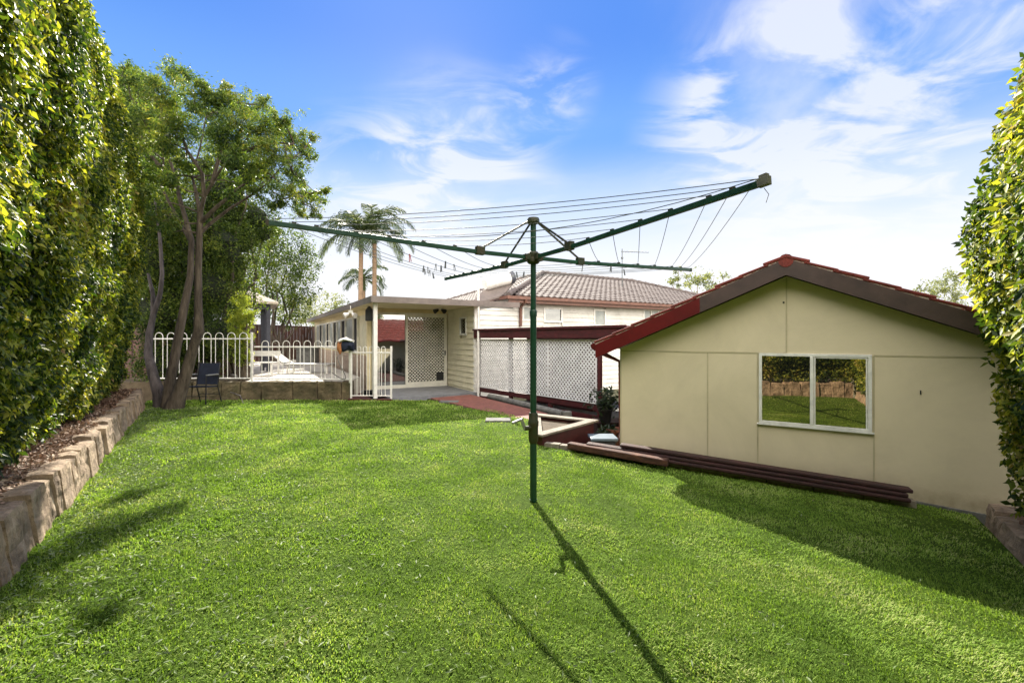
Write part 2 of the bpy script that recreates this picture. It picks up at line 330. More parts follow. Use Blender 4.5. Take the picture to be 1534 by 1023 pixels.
mb = MB(); ys = np.unique(np.concatenate([np.linspace(-1.9, 11.8, 90), [4.74, 5.9, 6.3, 6.6, 8.7]])); nx = 70; Vv = []
for y in ys:
    for i in range(nx+1):
        x = wallx(y)-.12+(rightx(y)-wallx(y)+.12)*i/nx; Vv.append((x, y, float(lawnz(x, y))))
Fc = [(r*(nx+1)+i, r*(nx+1)+i+1, (r+1)*(nx+1)+i+1, (r+1)*(nx+1)+i) for r in range(len(ys)-1) for i in range(nx)]
k = len(Vv)
for r in range(len(ys)): p = Vv[r*(nx+1)+nx]; Vv.append((p[0], p[1], -.8))
Fc += [(r*(nx+1)+nx, k+r, k+r+1, (r+1)*(nx+1)+nx) for r in range(len(ys)-1)]
lawn = mb.add(Vv, Fc).build('lawn', 'lawn', smooth=True); tag(lawn, kind='structure')
mb = MB(); mb.add([(-900,-900,-.72), (900,-900,-.72), (900,2500,-.72), (-900,2500,-.72)], [(0,1,2,3)]); tag(mb.build('ground', 'ground'), kind='structure')

# grass blades: dense near the eye, broader and fewer far off
def grass():
    Ps, Ls, Ws = [], [], []
    for y0, y1, dens, ln, wd in ((-1.6, 1.7, 900, .030, .006), (1.7, 3.4, 15000, .024, .0036), (3.4, 5.5, 9000, .025, .0048), (5.5, 8.2, 4200, .028, .0072), (8.2, 11.75, 2000, .032, .011)):
        xa = min(wallx(y1), wallx(y0)); xb = max(rightx(np.linspace(y0, y1, 20)))
        n = int((xb-xa)*(y1-y0)*dens); x = rng.uniform(xa, xb, n); y = rng.uniform(y0, y1, n)
        ok = (x > wallx(y)-.05) & (x < rightx(y)-.02)
        if y1 > 1.7: ok &= np.abs(x) < 1.16*y+.35
        x, y = x[ok], y[ok]; p = np.stack([x, y, 0*x], -1)
        cl = wob(p, 7, 3)*.5+wob(p, 19, 1)*.5
        bare = np.exp(-((x-.2)**2+(y-4.31)**2)/.05)*.75+.35*sst((wob(p, .9, 5)-.35)*3); keep = rng.uniform(0, 1, len(x)) < .68+.62*cl-bare; x, y, cl = x[keep], y[keep], cl[keep]
        left = sst((-.2-x)/2.5)
        Ps.append(np.stack([x, y, lawnz(x, y)], -1)); Ls.append(ln*(1+.35*cl)*(1+.35*left)*rng.uniform(.5, 1.25, len(x))); Ws.append(np.full(len(x), wd)*(1+.3*left)*rng.uniform(.7, 1.3, len(x)))
    P = np.concatenate(Ps); Ln = np.concatenate(Ls)[:, None]; W = np.concatenate(Ws)[:, None]; n = len(P)
    a = rng.uniform(0, 2*np.pi, n)+0.; lean = rng.uniform(.3, 1.5, n)[:, None]
    flow = wob(P, 2.3, 9)*2.5; a = np.where(rng.uniform(0, 1, n) < .55, a, flow)
    d = np.stack([np.cos(a), np.sin(a), 0*a], -1); s = np.stack([-np.sin(a), np.cos(a), 0*a], -1)
    up = V(0, 0, 1); tip = P+(d*np.sin(lean)+up*np.cos(lean))*Ln
    mid = P+(d*np.sin(lean*.5)+up*np.cos(lean*.5))*Ln*.55
    v = np.stack([P-s*W*.5, P+s*W*.5, mid+s*W*.55, tip, mid-s*W*.55], 1).reshape(-1, 3); i = np.arange(n)[:, None]*5
    f = np.concatenate([i+[0, 1, 2], i+[0, 2, 4], i+[4, 2, 3]], 1).reshape(-1, 3)
    tag(fast('grass', v, f, 'lf_grass'), kind='stuff')
grass()
def scatter(name, mat, n, fn, size, **kw):
    P, N = fn(n); v, f = leaves(P, N, size, **kw); return tag(fast(name, v, f, mat), kind='stuff')
def fallen(n):
    y = rng.uniform(1.8, 10.5, n); t = rng.exponential(1.0, n); x = wallx(y)+.05+t
    far = rng.uniform(0, 1, n) < .10; x = np.where(far, rng.uniform(-5, 3.4, n), x); ok = (x > wallx(y)+.03) & (x < rightx(y)-.05); x, y = x[ok], y[ok]
    return np.stack([x, y, lawnz(x, y)+rng.uniform(.012, .035, len(x))], -1), np.tile(V(0, 0, 1), (len(x), 1))
scatter('fallen_leaves', 'lf_fallen', 9000, fallen, .040, W=.27, fold=.08, jit=.45)

# ------------------------------------------------------------------ stone walls
def stone_run(P0, P1, h, th, out, wmin, wmax, top_jit, mat, name, label, lean=.06, zf=None, seed=1, zb=-.15, rows=1):
    """dressed, uneven stones laid side by side along a line; out = direction of the exposed face"""
    r = random.Random(seed); r2 = random.Random(seed+50); P0, P1 = V(*P0), V(*P1); D = P1-P0; Ln = np.linalg.norm(D); D /= Ln; mb = MB()
    for row in range(rows):
        s = 0
        while s < Ln-.03:
            wd = min(r.uniform(wmin, wmax), Ln-s); 
            if Ln-s-wd < wmin*.5: wd = Ln-s
            a = P0+D*(s+.006); zz0 = (zf(*(P0+D*(s+wd/2))[:2]) if zf else 0)
            b0 = (zb if row == 0 else h*row/rows+.006)+zz0; b1 = h*(row+1)/rows+r.uniform(-top_jit, top_jit)+zz0; po = r.uniform(-.008, .032)
            nu, nv, nd_ = 12, 11, 3; W_ = wd-.012; V_ = []; idx = {}; Fc = []
            ph = r.uniform(0, 9); sk = r.uniform(-.09, .09)
            # rounded block: grid on the box surface
            def pt(u, v, d):
                e = 1-(abs(2*u-1)**6)*.5; e2 = 1-(abs(2*v-1)**6)*.5; ed = 1-(abs(2*d-1)**6)*.6
                bu = .5+(u-.5)*(1-.03*(abs(2*v-1)**9)-.03*(abs(2*d-1)**9)); bv = .5+(v-.5)*(1-.03*(abs(2*u-1)**9)-.04*(abs(2*d-1)**9))
                q = a+D*(bu*W_+sk*(v-.5)*(1 if .2 < u < .8 else .5)) + np.array(out)*((po-lean*v)+(d-1)*th) ; q = q+V(0, 0, b0+(b1-b0)*bv)
                nz = float(wob(q*1.0, 8, ph))*.015+float(wob(q, 23, ph))*.010+r2.uniform(-.0035, .0035)
                if d > .6: q = q+np.array(out)*nz*(1 if e*e2 > .6 else .4)
                if v > .9: q = q+V(0, 0, nz*.9)
                return q
            def vid(i, j, kk):
                if (i, j, kk) not in idx: idx[(i, j, kk)] = len(V_); V_.append(pt(i/nu, j/nv, kk/nd_))
                return idx[(i, j, kk)]
            for i in range(nu):
                for j in range(nv): Fc.append((vid(i,j,nd_), vid(i+1,j,nd_), vid(i+1,j+1,nd_), vid(i,j+1,nd_)))
                for kk in range(nd_): Fc.append((vid(i,nv,kk), vid(i,nv,kk+1), vid(i+1,nv,kk+1), vid(i+1,nv,kk)))
            for j in range(nv):
                for kk in range(nd_):
                    Fc.append((vid(0,j,kk), vid(0,j,kk+1), vid(0,j+1,kk+1), vid(0,j+1,kk))); Fc.append((vid(nu,j,kk), vid(nu,j+1,kk), vid(nu,j+1,kk+1), vid(nu,j,kk+1)))
            mb.add(V_, Fc); s += wd
    root = thing(name, label, 'retaining wall', tuple(P0)); st = mb.build('stonework', mat, root)
    j = MB(); o = np.array(out); c = P0-o*(th*.9)-o*.05; zz = lambda p: (zf(p[0], p[1]) if zf else 0)+h*.5; q = c+o*th*.75; zA_, zB_ = zz(P0), zz(P1); e_ = D*Ln; j.add([c+V(0,0,-.5), c+e_+V(0,0,-.5), q+e_+V(0,0,-.5), q+V(0,0,-.5), c+V(0,0,zA_), c+e_+V(0,0,zB_), q+e_+V(0,0,zB_), q+V(0,0,zA_)], [(0,3,2,1), (4,5,6,7), (0,1,5,4), (1,2,6,5), (2,3,7,6), (3,0,4,7)]); j.build('joint_fill', 'mortar_stone', root)
    return root
y1 = 10.4
stone_run((wallx(YC), YC, 0), (wallx(y1), y1, 0), .38, .17, tuple(bL), .16, .45, .028, 'stone', 'retaining_wall', 'long tan sandstone retaining wall below the tall hedge', seed=4)
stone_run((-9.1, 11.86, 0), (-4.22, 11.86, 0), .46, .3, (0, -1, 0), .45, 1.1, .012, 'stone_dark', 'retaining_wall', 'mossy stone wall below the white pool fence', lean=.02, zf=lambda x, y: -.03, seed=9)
stone_run(tuple(V(edgex(YC), YC, 0)), tuple(V(edgex(4.5), 4.5, 0)), .17, .2, tuple(bR), .22, .5, .03, 'stone', 'stone_edging', 'low stone edging at the foot of the hedge beside the shed', zf=lambda x, y: float(lawnz(x, y)), seed=6)
# garden beds behind the stones
mb = MB(); A = V(wallx(YC), YC, 0)-bL*.15; B = V(wallx(11.2), 11.2, 0)-bL*.15
mb.prism([A+V(0,0,.33), B+V(0,0,.33), B-bL*4+V(0,0,.33), A-bL*4-aL*2+V(0,0,.33)], (0,0,-1.1)); tag(mb.build('garden_bed_soil', 'soil'), kind='structure')
mb = MB(); A = V(edgex(YC), YC, 0)-bR*.12; B = V(edgex(4.62), 4.62, 0)-bR*.12
mb.prism([A+V(0,0,.06), B+V(0,0,-.14), B-bR*.9+V(0,0,-.14), A-bR*3+V(0,0,.06)], (0,0,-.9)); tag(mb.build('garden_bed_soil', 'soil'), kind='structure')
def litterL(n):
    t = rng.uniform(0, 1, n)**.8; y = rng.uniform(.5, 10.8, n); s = rng.uniform(.16, 1.0, n)
    P = np.stack([wallx(y), y, 0*y], -1)-bL*s[:, None]; P[:, 2] = .335+rng.uniform(0, .05, n); return P, np.tile(V(0,0,1), (n, 1))
scatter('leaf_litter', 'lf_litter', 16000, litterL, .055, W=.42, fold=.1, jit=.6)
def litterR(n):
    y = rng.uniform(-1, 4.5, n); s = rng.uniform(.15, .8, n); P = np.stack([edgex(y), y, 0*y], -1)-bR*s[:, None]; P[:, 2] = .07-.2*(y-YC)/6.5+rng.uniform(0, .05, n); return P, np.tile(V(0,0,1), (n, 1))
scatter('leaf_litter', 'lf_litter', 3000, litterR, .05, W=.42, fold=.1, jit=.6)

# ------------------------------------------------------------------ hedges
def hedge(P0, D, out, Ln, prof, zb, zt, n, size, label, seed, thick=1.3, endr=.5, cat='hedge', taper=True, topf=None):
    """out(z) = prof: offset of the clipped face; leaves fill a ragged shell, on the face, the top and both ends"""
    root = thing('hedge', label, cat, tuple(P0+D*Ln/2))
    s = rng.uniform(-.15, Ln+.15, n); z = zb+(zt-zb)*rng.uniform(0, 1, n)
    hh = lambda s_: (topf(s_) if topf is not None else 0)
    zs = zb+(z-zb)*(1+hh(s)/(zt-zb))
    off = np.interp(z, prof[0], prof[1]); dpt = rng.exponential(.10, n)
    zone = rng.uniform(0, 1, n); P = P0+D*s[:, None]+out*off[:, None]; P[:, 2] = zs
    bump = wob(P, 1.7, seed)*.10+wob(P, 4.2, seed+3)*.10+wob(P, 11, seed+5)*.045
    endd = np.minimum(s, Ln-s); rnd = np.clip(1-endd/endr, 0, 1.3)**2*endr*.7
    P = P+out*(bump-dpt-rnd)[:, None]; P = P+V(0,0,1)*(wob(P, 3.1, seed+8)*.08)[:, None]; N = np.tile(out+V(0,0,.35), (n, 1)).astype(float)
    # ends and top
    m = int(n*.16*min(1, 4/Ln)*1.6); zt_ = zb+(zt-zb)*rng.uniform(0, 1, m); s_e = np.where(rng.uniform(0, 1, m) < .75, Ln, 0)
    q = rng.uniform(0, thick, m); off2 = np.interp(zt_, prof[0], prof[1]); Pe = P0+D*s_e[:, None]+out*(off2-q)[:, None]; Pe[:, 2] = zb+(zt_-zb)*(1+hh(s_e)/(zt-zb))
    sg = np.where(s_e > 0, 1, -1); Pe = Pe+D*(sg*(wob(Pe, 2.2, seed)*.13+.12-rng.exponential(.1, m)-np.clip(1-q/endr, 0, 1)**2*endr*.5))[:, None]; Ne = D*sg[:, None]+V(0,0,.3)
    k_ = int(n*.14); s3 = rng.uniform(0, Ln, k_); q3 = rng.uniform(0, thick, k_); Pt = P0+D*s3[:, None]+out*(prof[1][-1]-q3)[:, None]
    Pt[:, 2] = zt+hh(s3)+wob(Pt, 2, seed)*.14+rng.normal(0, .05, k_)+np.where(rng.uniform(0, 1, k_) < .12, rng.uniform(0, .35, k_), 0); Nt = np.tile(V(0,0,1.), (k_, 1))
    P = np.concatenate([P, Pe, Pt]); N = np.concatenate([N, Ne, Nt])
    v, f = leaves(P, N, size, W=.48, fold=.10, droop=.5, jit=.55); fast('foliage', v, f, 'lf_hedge', root)
    zl = np.linspace(zb, zt-.2, 9); mb = MB(); V_ = []; Fc = []; ns = 14  # dark solid added inside the hedge to block light and darken leaf gaps
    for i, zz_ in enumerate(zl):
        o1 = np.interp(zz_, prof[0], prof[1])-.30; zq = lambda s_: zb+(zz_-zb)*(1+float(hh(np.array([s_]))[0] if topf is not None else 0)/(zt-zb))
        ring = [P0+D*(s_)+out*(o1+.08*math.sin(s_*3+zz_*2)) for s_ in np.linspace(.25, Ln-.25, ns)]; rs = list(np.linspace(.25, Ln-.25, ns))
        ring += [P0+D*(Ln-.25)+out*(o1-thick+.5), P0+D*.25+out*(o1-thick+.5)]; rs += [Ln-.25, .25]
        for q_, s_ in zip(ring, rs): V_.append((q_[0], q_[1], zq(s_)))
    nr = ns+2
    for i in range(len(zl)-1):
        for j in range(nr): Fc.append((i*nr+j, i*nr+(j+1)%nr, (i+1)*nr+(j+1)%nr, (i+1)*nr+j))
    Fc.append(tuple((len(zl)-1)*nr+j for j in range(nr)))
    mb.add(V_, Fc).build('shade_core', 'lf_hedge_core', root)
    st = MB()
    for i in range(int(Ln/.9)):
        st = MB()
        p = P0+D*(.45+i*.9)+out*(prof[1][0]-.3); st.tube([p+V(0,0,-.1), p+V(random.uniform(-.05,.05), 0, zb-p[2]+.5)], [.035, .02], 7); st.build('stem', 'bark_grey', root, smooth=True)
    return root
LP0 = V(wallx(YC), YC, .33)+aL*.2
hedge(LP0-aL*1.8, aL, bL, 13.4, ([.4, 1.2, 2.2, 3.5, 5.0, 5.7], [-.46, -.30, -.12, -.02, -.02, -.2]), .42, 5.8, 175000, .074,
      'tall clipped hedge rising above the long tan stone wall', 1.0, thick=1.5, endr=.22, topf=lambda s: .22*np.sin(s*1.3-2)+.4*sst((9.8-s)/5))
hedge(LP0+aL*11.5-bL*.05, aL, bL, 3.3, ([.4, 1.2, 2.2, 3.5, 5.2, 6.3], [-.45, -.25, -.08, .05, .0, -.3]), .42, 6.3, 56000, .078,
      'darker shaded far section of hedge behind the leaning three-trunk tree', 5.0, thick=1.3)
RP0 = V(edgex(YC), YC, .03)+aR*.3
hedge(RP0-aR*1.5, aR, bR, 8.9, ([.0, .5, .9, 1.5, 1.9, 2.5, 2.9, 3.3, 3.9, 4.5], [-.12, -.10, -.04, .02, .13, .18, .11, .0, -.16, -.38]), .02, 4.72, 80000, .080,
      'leafy hedge with yellow green tips overhanging the low stone edging beside the shed', 3.0, thick=1.2, endr=.4)

# ------------------------------------------------------------------ trees
def blob_leaves(root, blobs, mat, size, per, jit=.9, W=.35, name='foliage', droop=.6, shell=.45):
    Ps, Ns = [], []
    for (c, r, k_) in blobs:
        n = int(per*k_); d = norm(rng.normal(0, 1, (n, 3))); rr = rng.uniform(shell, 1, n)**.6*(1+.35*wob(d*2, 1.5, c[0]))
        r = np.array(r if hasattr(r, '__len__') else (r, r, r*.75)); rr = rr*np.where(rng.uniform(0, 1, n) < .25, 1+rng.exponential(.28, n), 1); q = np.array(c)+d*rr[:, None]*r
        # break into sprays
        nc = max(4, n//42); ctr = q[rng.integers(0, n, nc)]; a = rng.integers(0, len(ctr), n); g_ = rng.uniform(0, 1, n) < .90; cd = norm(rng.normal(0, 1, (nc, 3))+norm(ctr-np.array(c))*1.2)
        q = np.where(g_[:, None], ctr[a]+rng.normal(0, 1, (n, 3))*r*.11+cd[a]*(rng.uniform(-.32, .32, n)[:, None])*r, q)
        Ps.append(q); Ns.append(d+V(0, 0, .5))
    P = np.concatenate(Ps); N = np.concatenate(Ns); v, f = leaves(P, N, size, W=W, fold=.1, droop=droop, jit=jit)
    return fast(name, v, f, mat, root)
def wiggle(p, q, n=6, amp=.06, seed=0):
    r = random.Random(seed); p, q = np.array(p, float), np.array(q, float); Ln = np.linalg.norm(q-p)
    return [p+(q-p)*i/n+(V(r.uniform(-1,1), r.uniform(-1,1), r.uniform(-.5,.5))*amp*Ln if 0 < i < n else 0) for i in range(n+1)]
# three leaning trunks beside the hedge
T0 = at(258, 611, 10.2); T0[2] = 0
tr = thing('spreading_tree', 'fine-leaved tree with three leaning bare trunks in the lawn corner', 'tree', tuple(T0))
def pts(l): return [at(*q) for q in l]
trk = MB()
A1 = pts([(258,618,10.2), (268,592,10.2), (281,552,10.2), (291,515,10.2), (298,496,10.15), (297,460,10.2), (297,400,10.2), (299,345,10.2), (300,318,10.2)])
trk.tube(A1, [.22, .145, .115, .10, .105, .080, .068, .062, .058], 14)
trk.tube(pts([(250,614,10.3), (254,575,10.4), (261,540,10.5), (269,495,10.6), (277,455,10.7), (285,415,10.8), (287,360,10.9), (270,300,11), (255,240,11)]), [.13, .11, .10, .09, .085, .07, .06, .045, .03], 12)
trk.build('trunk', 'bark', tr, smooth=True)
t2 = MB(); t2.tube(pts([(240,612,10.5), (238,590,10.5), (229,560,10.5), (222,530,10.6), (224,500,10.7), (230,470,10.8), (229,440,10.9), (222,410,11)]), [.14, .12, .10, .085, .075, .06, .045, .03], 12)
t2.tube(pts([(231,468,10.8), (240,440,10.8), (243,410,10.9), (240,360,11), (232,300,11.2)]), [.06, .05, .045, .035, .02], 8)
t2.build('trunk', 'bark_grey', tr, smooth=True)
br = MB()
fork = [(300,320,10.2), (297,330,10.2), (299,350,10.2)]
brs = [[(300,320,10.2), (306,295,10.1), (318,275,10), (330,255,9.9), (352,230,9.8), (380,195,9.7)],
       [(299,335,10.2), (325,310,10.1), (350,290,10), (375,268,9.9), (410,266,9.8), (440,290,9.7)],
       [(299,350,10.2), (315,335,10.3), (345,312,10.4), (378,292,10.4), (400,275,10.3), (430,240,10.2)],
       [(300,322,10.2), (294,290,10.3), (288,265,10.4), (300,220,10.4), (310,170,10.3)],
       [(285,360,10.9), (262,320,11), (242,280,11), (245,240,11), (240,180,11)],
       [(306,296,10.1), (303,260,10), (280,225,9.9), (265,180,9.8), (262,130,9.8)],
       [(352,232,9.8), (400,215,9.6), (440,215,9.6)], [(240,250,11), (215,220,11), (205,170,11)], [(318,275,10), (330,230,10), (345,190,10), (350,155,10)]]
for i, b in enumerate(brs):
    p = pts(b); n = len(p); br.tube(p, [max(.012, .048*(1-k_/(n-.5))) for k_ in range(n)], 7)
crown = [(215,180,22), (208,140,14), (240,138,22), (262,105,15), (278,118,15), (290,150,24), (318,180,24), (345,158,22), (338,140,14), (372,160,22), (398,188,24), (425,205,22), (448,212,18), (408,228,24), (438,248,20), (378,218,24),
         (340,205,22), (300,205,22), (268,190,22), (248,212,22), (400,262,18), (430,285,20), (462,298,18), (445,268,14), (350,240,15), (218,235,24), (202,205,20), (383,250,20), (480,296,9), (320,148,14), (280,245,12), (225,120,14), (352,185,22),
         (460,232,12), (395,155,13), (420,178,13), (250,165,18), (232,262,18), (258,275,12), (450,318,10), (415,305,12), (382,285,12), (330,262,10), (300,128,10), (186,100,8), (195,118,12), (212,290,20), (228,330,20), (205,340,18), (250,330,16), (198,260,20), (345,290,9), (470,320,8), (470,205,8), (486,285,7), (360,275,9)]
bl = []
for i, (x, y, r) in enumerate(crown):
    d = 10.2+1.1*math.sin(i*2.3); c = at(x, y, d); rr = r/F*d; bl.append((c, (rr*1.15, rr*1.3, rr*.95), (r/24)**1.5))
    b = brs[i % len(brs)]; e = min((at(*q) for bb in brs for q in bb), key=lambda q: np.linalg.norm(q-c)); br.tube(wiggle(e, c, 4, .08, i), [.022, .018, .014, .010, .005], 5)
    for k_ in range(5):
        br.tube(wiggle(c, c+norm(rng.normal(0, 1, 3))*rr, 3, .1, i*7+k_), [.007, .006, .004, .003], 4, cap=False)
br.build('branches', 'bark', tr, smooth=True)
blob_leaves(tr, bl, 'lf_tree', .080, 1750, W=.27, name='crown', droop=.9, shell=.15)

def bush(name, label, cat, blobs, mat, size, per, group=None, stem=None, core=True, trunkmat='bark', W=.4, droop=.6):
    b0 = blobs[0]; cs = [at(*b[:3]) for b in blobs]; base = np.mean(cs, 0); base[2] = stem if stem is not None else 0
    root = thing(name, label, cat, tuple(base), group); bl = []; mb = MB(); cm = MB()
    for i, (b, c) in enumerate(zip(blobs, cs)):
        r = b[3]/F*b[2]; ry = r*(b[4] if len(b) > 4 else 1.0); rz = r*(b[5] if len(b) > 5 else 1.0); bl.append((c, (r, ry, rz), (b[3]/30)**1.6))
        mb.tube(wiggle(base+V(random.uniform(-.1,.1), 0, -.1), c, 6, .05, i), [.09, .08, .065, .05, .04, .025, .012], 7)
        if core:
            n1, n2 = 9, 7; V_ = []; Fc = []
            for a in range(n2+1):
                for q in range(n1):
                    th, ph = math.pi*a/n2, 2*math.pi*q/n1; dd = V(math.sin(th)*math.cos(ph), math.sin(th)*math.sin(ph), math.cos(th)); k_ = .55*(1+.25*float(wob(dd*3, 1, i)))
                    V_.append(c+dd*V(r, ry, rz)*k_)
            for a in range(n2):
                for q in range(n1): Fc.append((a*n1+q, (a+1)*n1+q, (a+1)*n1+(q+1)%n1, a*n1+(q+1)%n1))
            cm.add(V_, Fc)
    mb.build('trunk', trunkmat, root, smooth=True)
    if core: cm.build('shade_core', 'lf_hedge_core', root, smooth=True)  # added dark solid, gives the crown's gaps their shade
    blob_leaves(root, bl, mat, size, per, W=W, name='crown', droop=droop, shell=.6); return root
bush('dense_shrub', 'dense dark shrub behind the fence at the left hedge end', 'shrub', [(232,330,12.6,42), (225,400,12.6,45), (235,470,12.6,45), (240,540,12.6,35)], 'lf_shrub', .085, 2600)
bush('dense_shrub', 'broad dark green shrub behind the white fence and the three trunks', 'shrub', [(285,380,13.2,48), (270,450,13.2,50), (310,430,13.4,50), (320,500,13.2,40), (280,515,13.2,42), (335,370,13.6,42), (300,340,13.6,38), (345,235,14.2,34), (318,285,14,34), (372,262,14.4,26), (300,250,14.2,22)], 'lf_shrub', .085, 2600)  # top clumps added behind the tree crown to cast shade on the far hedge
bush('dense_shrub', 'tall yellow green shrub rising beside the gazebo roof', 'shrub', [(350,330,14.6,32), (362,360,14.6,30), (345,400,14.4,38), (352,450,14.2,32), (330,310,14.6,34), (385,325,14.6,26), (350,290,14.6,26), (372,345,14.6,26), (395,350,14.8,18), (318,275,14.4,20)], 'lf_shrub', .085, 2600)
bush('dense_shrub', 'mid green shrub tops showing between the bare tree limbs', 'shrub', [(240,310,13,26), (262,335,13,24), (285,330,13.2,22), (320,300,13.6,20), (222,290,13.4,26), (245,365,13,30), (270,370,13,30)], 'lf_shrub', .08, 2300, core=False)
bush('climbing_plant', 'bright green creeper draped over the white fence beside the gazebo', 'creeper', [(362,450,12.5,12), (366,480,12.3,13), (364,505,12.2,12), (366,528,12.1,10), (357,470,12.5,11), (368,540,12.1,8), (360,505,12.15,13), (361,535,12.1,9), (358,485,12.2,13), (368,470,12.2,12)], 'lf_bright', .06, 4200, core=False, stem=.45)
bush('leafy_tree', 'light green leaning tree behind the gazebo roof', 'tree', [(395,380,21,38), (430,375,22,34), (450,400,22,26), (410,420,21,36), (445,440,22,26), (385,440,21,30), (425,460,22,26), (400,350,21,24)], 'lf_shrub', .13, 1900, core=False)
bush('leafy_tree', 'pale spreading shrub beyond the brown fence left of the palms', 'tree', [(478,468,34,24), (497,455,34,18), (455,472,34,20), (440,465,34,22), (515,466,34,12)], 'lf_gum', .2, 1500, core=False)
bush('dense_shrub', 'dark background tree behind the tall hedge top', 'tree', [(205,260,14.5,50), (195,185,14.5,42), (218,150,14.5,34), (225,210,14.5,44), (250,260,14.5,34), (240,310,14.5,44), (192,130,14.5,26)], 'lf_shrub', .10, 3000, core=True)
bush('gum_tree', 'airy pale gum tree rising behind the brown tiled roof', 'tree', [(1050,410,38,15), (1030,420,38,14), (1070,415,38,12), (1015,425,38,11), (1045,430,38,14), (1005,420,38,8), (1085,412,38,7), (1060,437,38,14), (1017,404,38,6)], 'lf_gum', .26, 620, core=False, trunkmat='palm_trunk')
bush('gum_tree', 'distant grey green gum tree beyond the shed roof beside the right hedge', 'tree', [(1395,432,60,17), (1422,428,60,19), (1445,440,60,20), (1410,445,60,19), (1380,440,60,9), (1460,455,60,18), (1430,418,60,10)], 'lf_gum', .36, 900, core=False, trunkmat='bark_grey')

# palms
def palm(px, ytop, d, label, lean, seed, nf=13, fl=3.5):
    r = random.Random(seed); top = at(px, ytop, d); base = V(top[0]-lean, top[1], -.7)
    root = thing('palm_tree', label, 'palm', tuple(base), 'palms behind the low house wing'); mb = MB()
    mb.tube([base+(top-base)*t for t in np.linspace(0, 1, 7)], [.26, .2, .18, .17, .16, .15, .15], 10); mb.build('trunk', 'palm_trunk', root, smooth=True)
    sh = MB(); sh.tube([top, top+V(0,0,.7), top+V(0,0,1.3)], [.17, .15, .06], 10); sh.build('crownshaft', 'lf_palm', root, smooth=True)
    for i in range(nf):
        az = 2*math.pi*(i*.382)+r.uniform(-.3,.3); el = 1.5-1.55*(i/nf)+r.uniform(-.1,.1); L_ = fl*r.uniform(.85, 1.1); d0 = V(math.cos(az), math.sin(az), 0); p = top+V(0,0,1.0); q = [p]; a = el
        for k_ in range(9): a -= (.135+.05*(1-i/nf))*(1+.06*k_); p = p+(d0*math.cos(a)+V(0,0,1)*math.sin(a))*L_/9; q.append(p)
        f = MB(); f.tube(q, [.035*(1-j/10.)+.006 for j in range(10)], 5); side = V(-d0[1], d0[0], 0)
        for j in range(1, 40):
            t = j/40*9; k0 = int(min(t, 8)); b = q[k0]+(q[k0+1]-q[k0])*(t-k0); w_ = .75*math.sin(math.pi*(.12+.85*j/40))**.6; fw = norm(q[k0+1]-q[k0])
            for sgn in (-1, 1):
                dd = side*sgn*.70+fw*.75+V(0,0,-.22+r.uniform(-.25,.15)); e = b+norm(dd)*w_; e2 = e+V(0,0,-w_*.28)+norm(dd)*w_*.12; ww = fw*.035
                f.add([b-ww, b+ww, e+ww*.8, e2, e-ww*.8], [(0,1,2,4), (4,2,3)])
        f.build('frond', 'lf_palm', root)
palm(541, 372, 31, 'tall palm on the left of the pair with fronds drooping over the tree side', .1, 3)
palm(561, 366, 32, 'tall palm on the right of the pair with upright new fronds', .0, 8)
palm(545, 436, 40, 'smaller faint palm crown low behind the two tall trunks', 0, 5, 9, 2.6)

# ------------------------------------------------------------------ rotary clothes hoist
HB = V(.202, 4.31, 0); hz = 2.325
ho = thing('clothes_hoist', 'dark green rotary clothes hoist standing in the middle of the lawn', 'clothesline', tuple(HB))
def hp(z, dx=0, dy=0): return HB+V(dx, dy, z)
mb = MB(); mb.tube([hp(-.3), hp(.60)], .032, 16); mb.tube([hp(.60), hp(1.80)], .030, 16); mb.tube([hp(.02), hp(.03)], .036, 16); mb.build('lower_post', 'green', ho, smooth=True)
mb = MB(); mb.lathe(hp(.56), [(.034,0), (.044,.02), (.047,.06), (.045,.15), (.050,.17), (.050,.21), (.044,.22), (.044,.27), (.036,.29)], 18)
mb.tube([hp(.71,-.02,-.02), hp(.71,-.085,-.05)], .022, 12); hs = mb.build('winding_housing', 'green_dark', ho, smooth=True)
mb = MB(); mb.beam(hp(.69,-.075,-.05), hp(.80,-.115,-.06), .018, .030); mb.beam(hp(.80,-.11,-.055), hp(.80,-.12,-.14), .015, .02); mb.tube([hp(.80,-.12,-.10), hp(.775,-.20,-.15)], .013, 10); mb.build('crank_handle', 'galv', ho, bevel=.003)
mb = MB(); mb.tube([hp(1.78), hp(2.27)], .026, 16); mb.lathe(hp(1.76), [(.034,0), (.035,.05), (.030,.06)], 16); mb.tube([hp(2.36), hp(2.66)], .027, 16); mb.build('upper_post', 'green', ho, smooth=True)
mb = MB(); mb.lathe(hp(2.255), [(.045,0), (.060,.015), (.060,.05), (.050,.055), (.052,.10), (.040,.115)], 18)
for k_ in range(4):
    a = math.radians(30+90*k_); mb.beam(hp(hz-.01)+V(math.cos(a), math.sin(a), 0)*.04, hp(hz-.01)+V(math.cos(a), math.sin(a), 0)*.10, .05, .055)
mb.build('hub', 'green_dark', ho, bevel=.003)
mb = MB(); mb.lathe(hp(2.63), [(.034,0), (.056,.01), (.060,.04), (.052,.058), (.02,.064)], 18); mb.build('top_cap', 'green_dark', ho, smooth=True)
arms = {'C': 30, 'D': 120, 'A': 210, 'B': 300}; RA = 2.22
def apt(k_, r, dz=0):
    a = math.radians(arms[k_]); z = hz-.012+(0 if r < .55 else .052*(r-.55)/(RA-.55)) + dz; return HB+V(math.cos(a)*r, math.sin(a)*r, z)
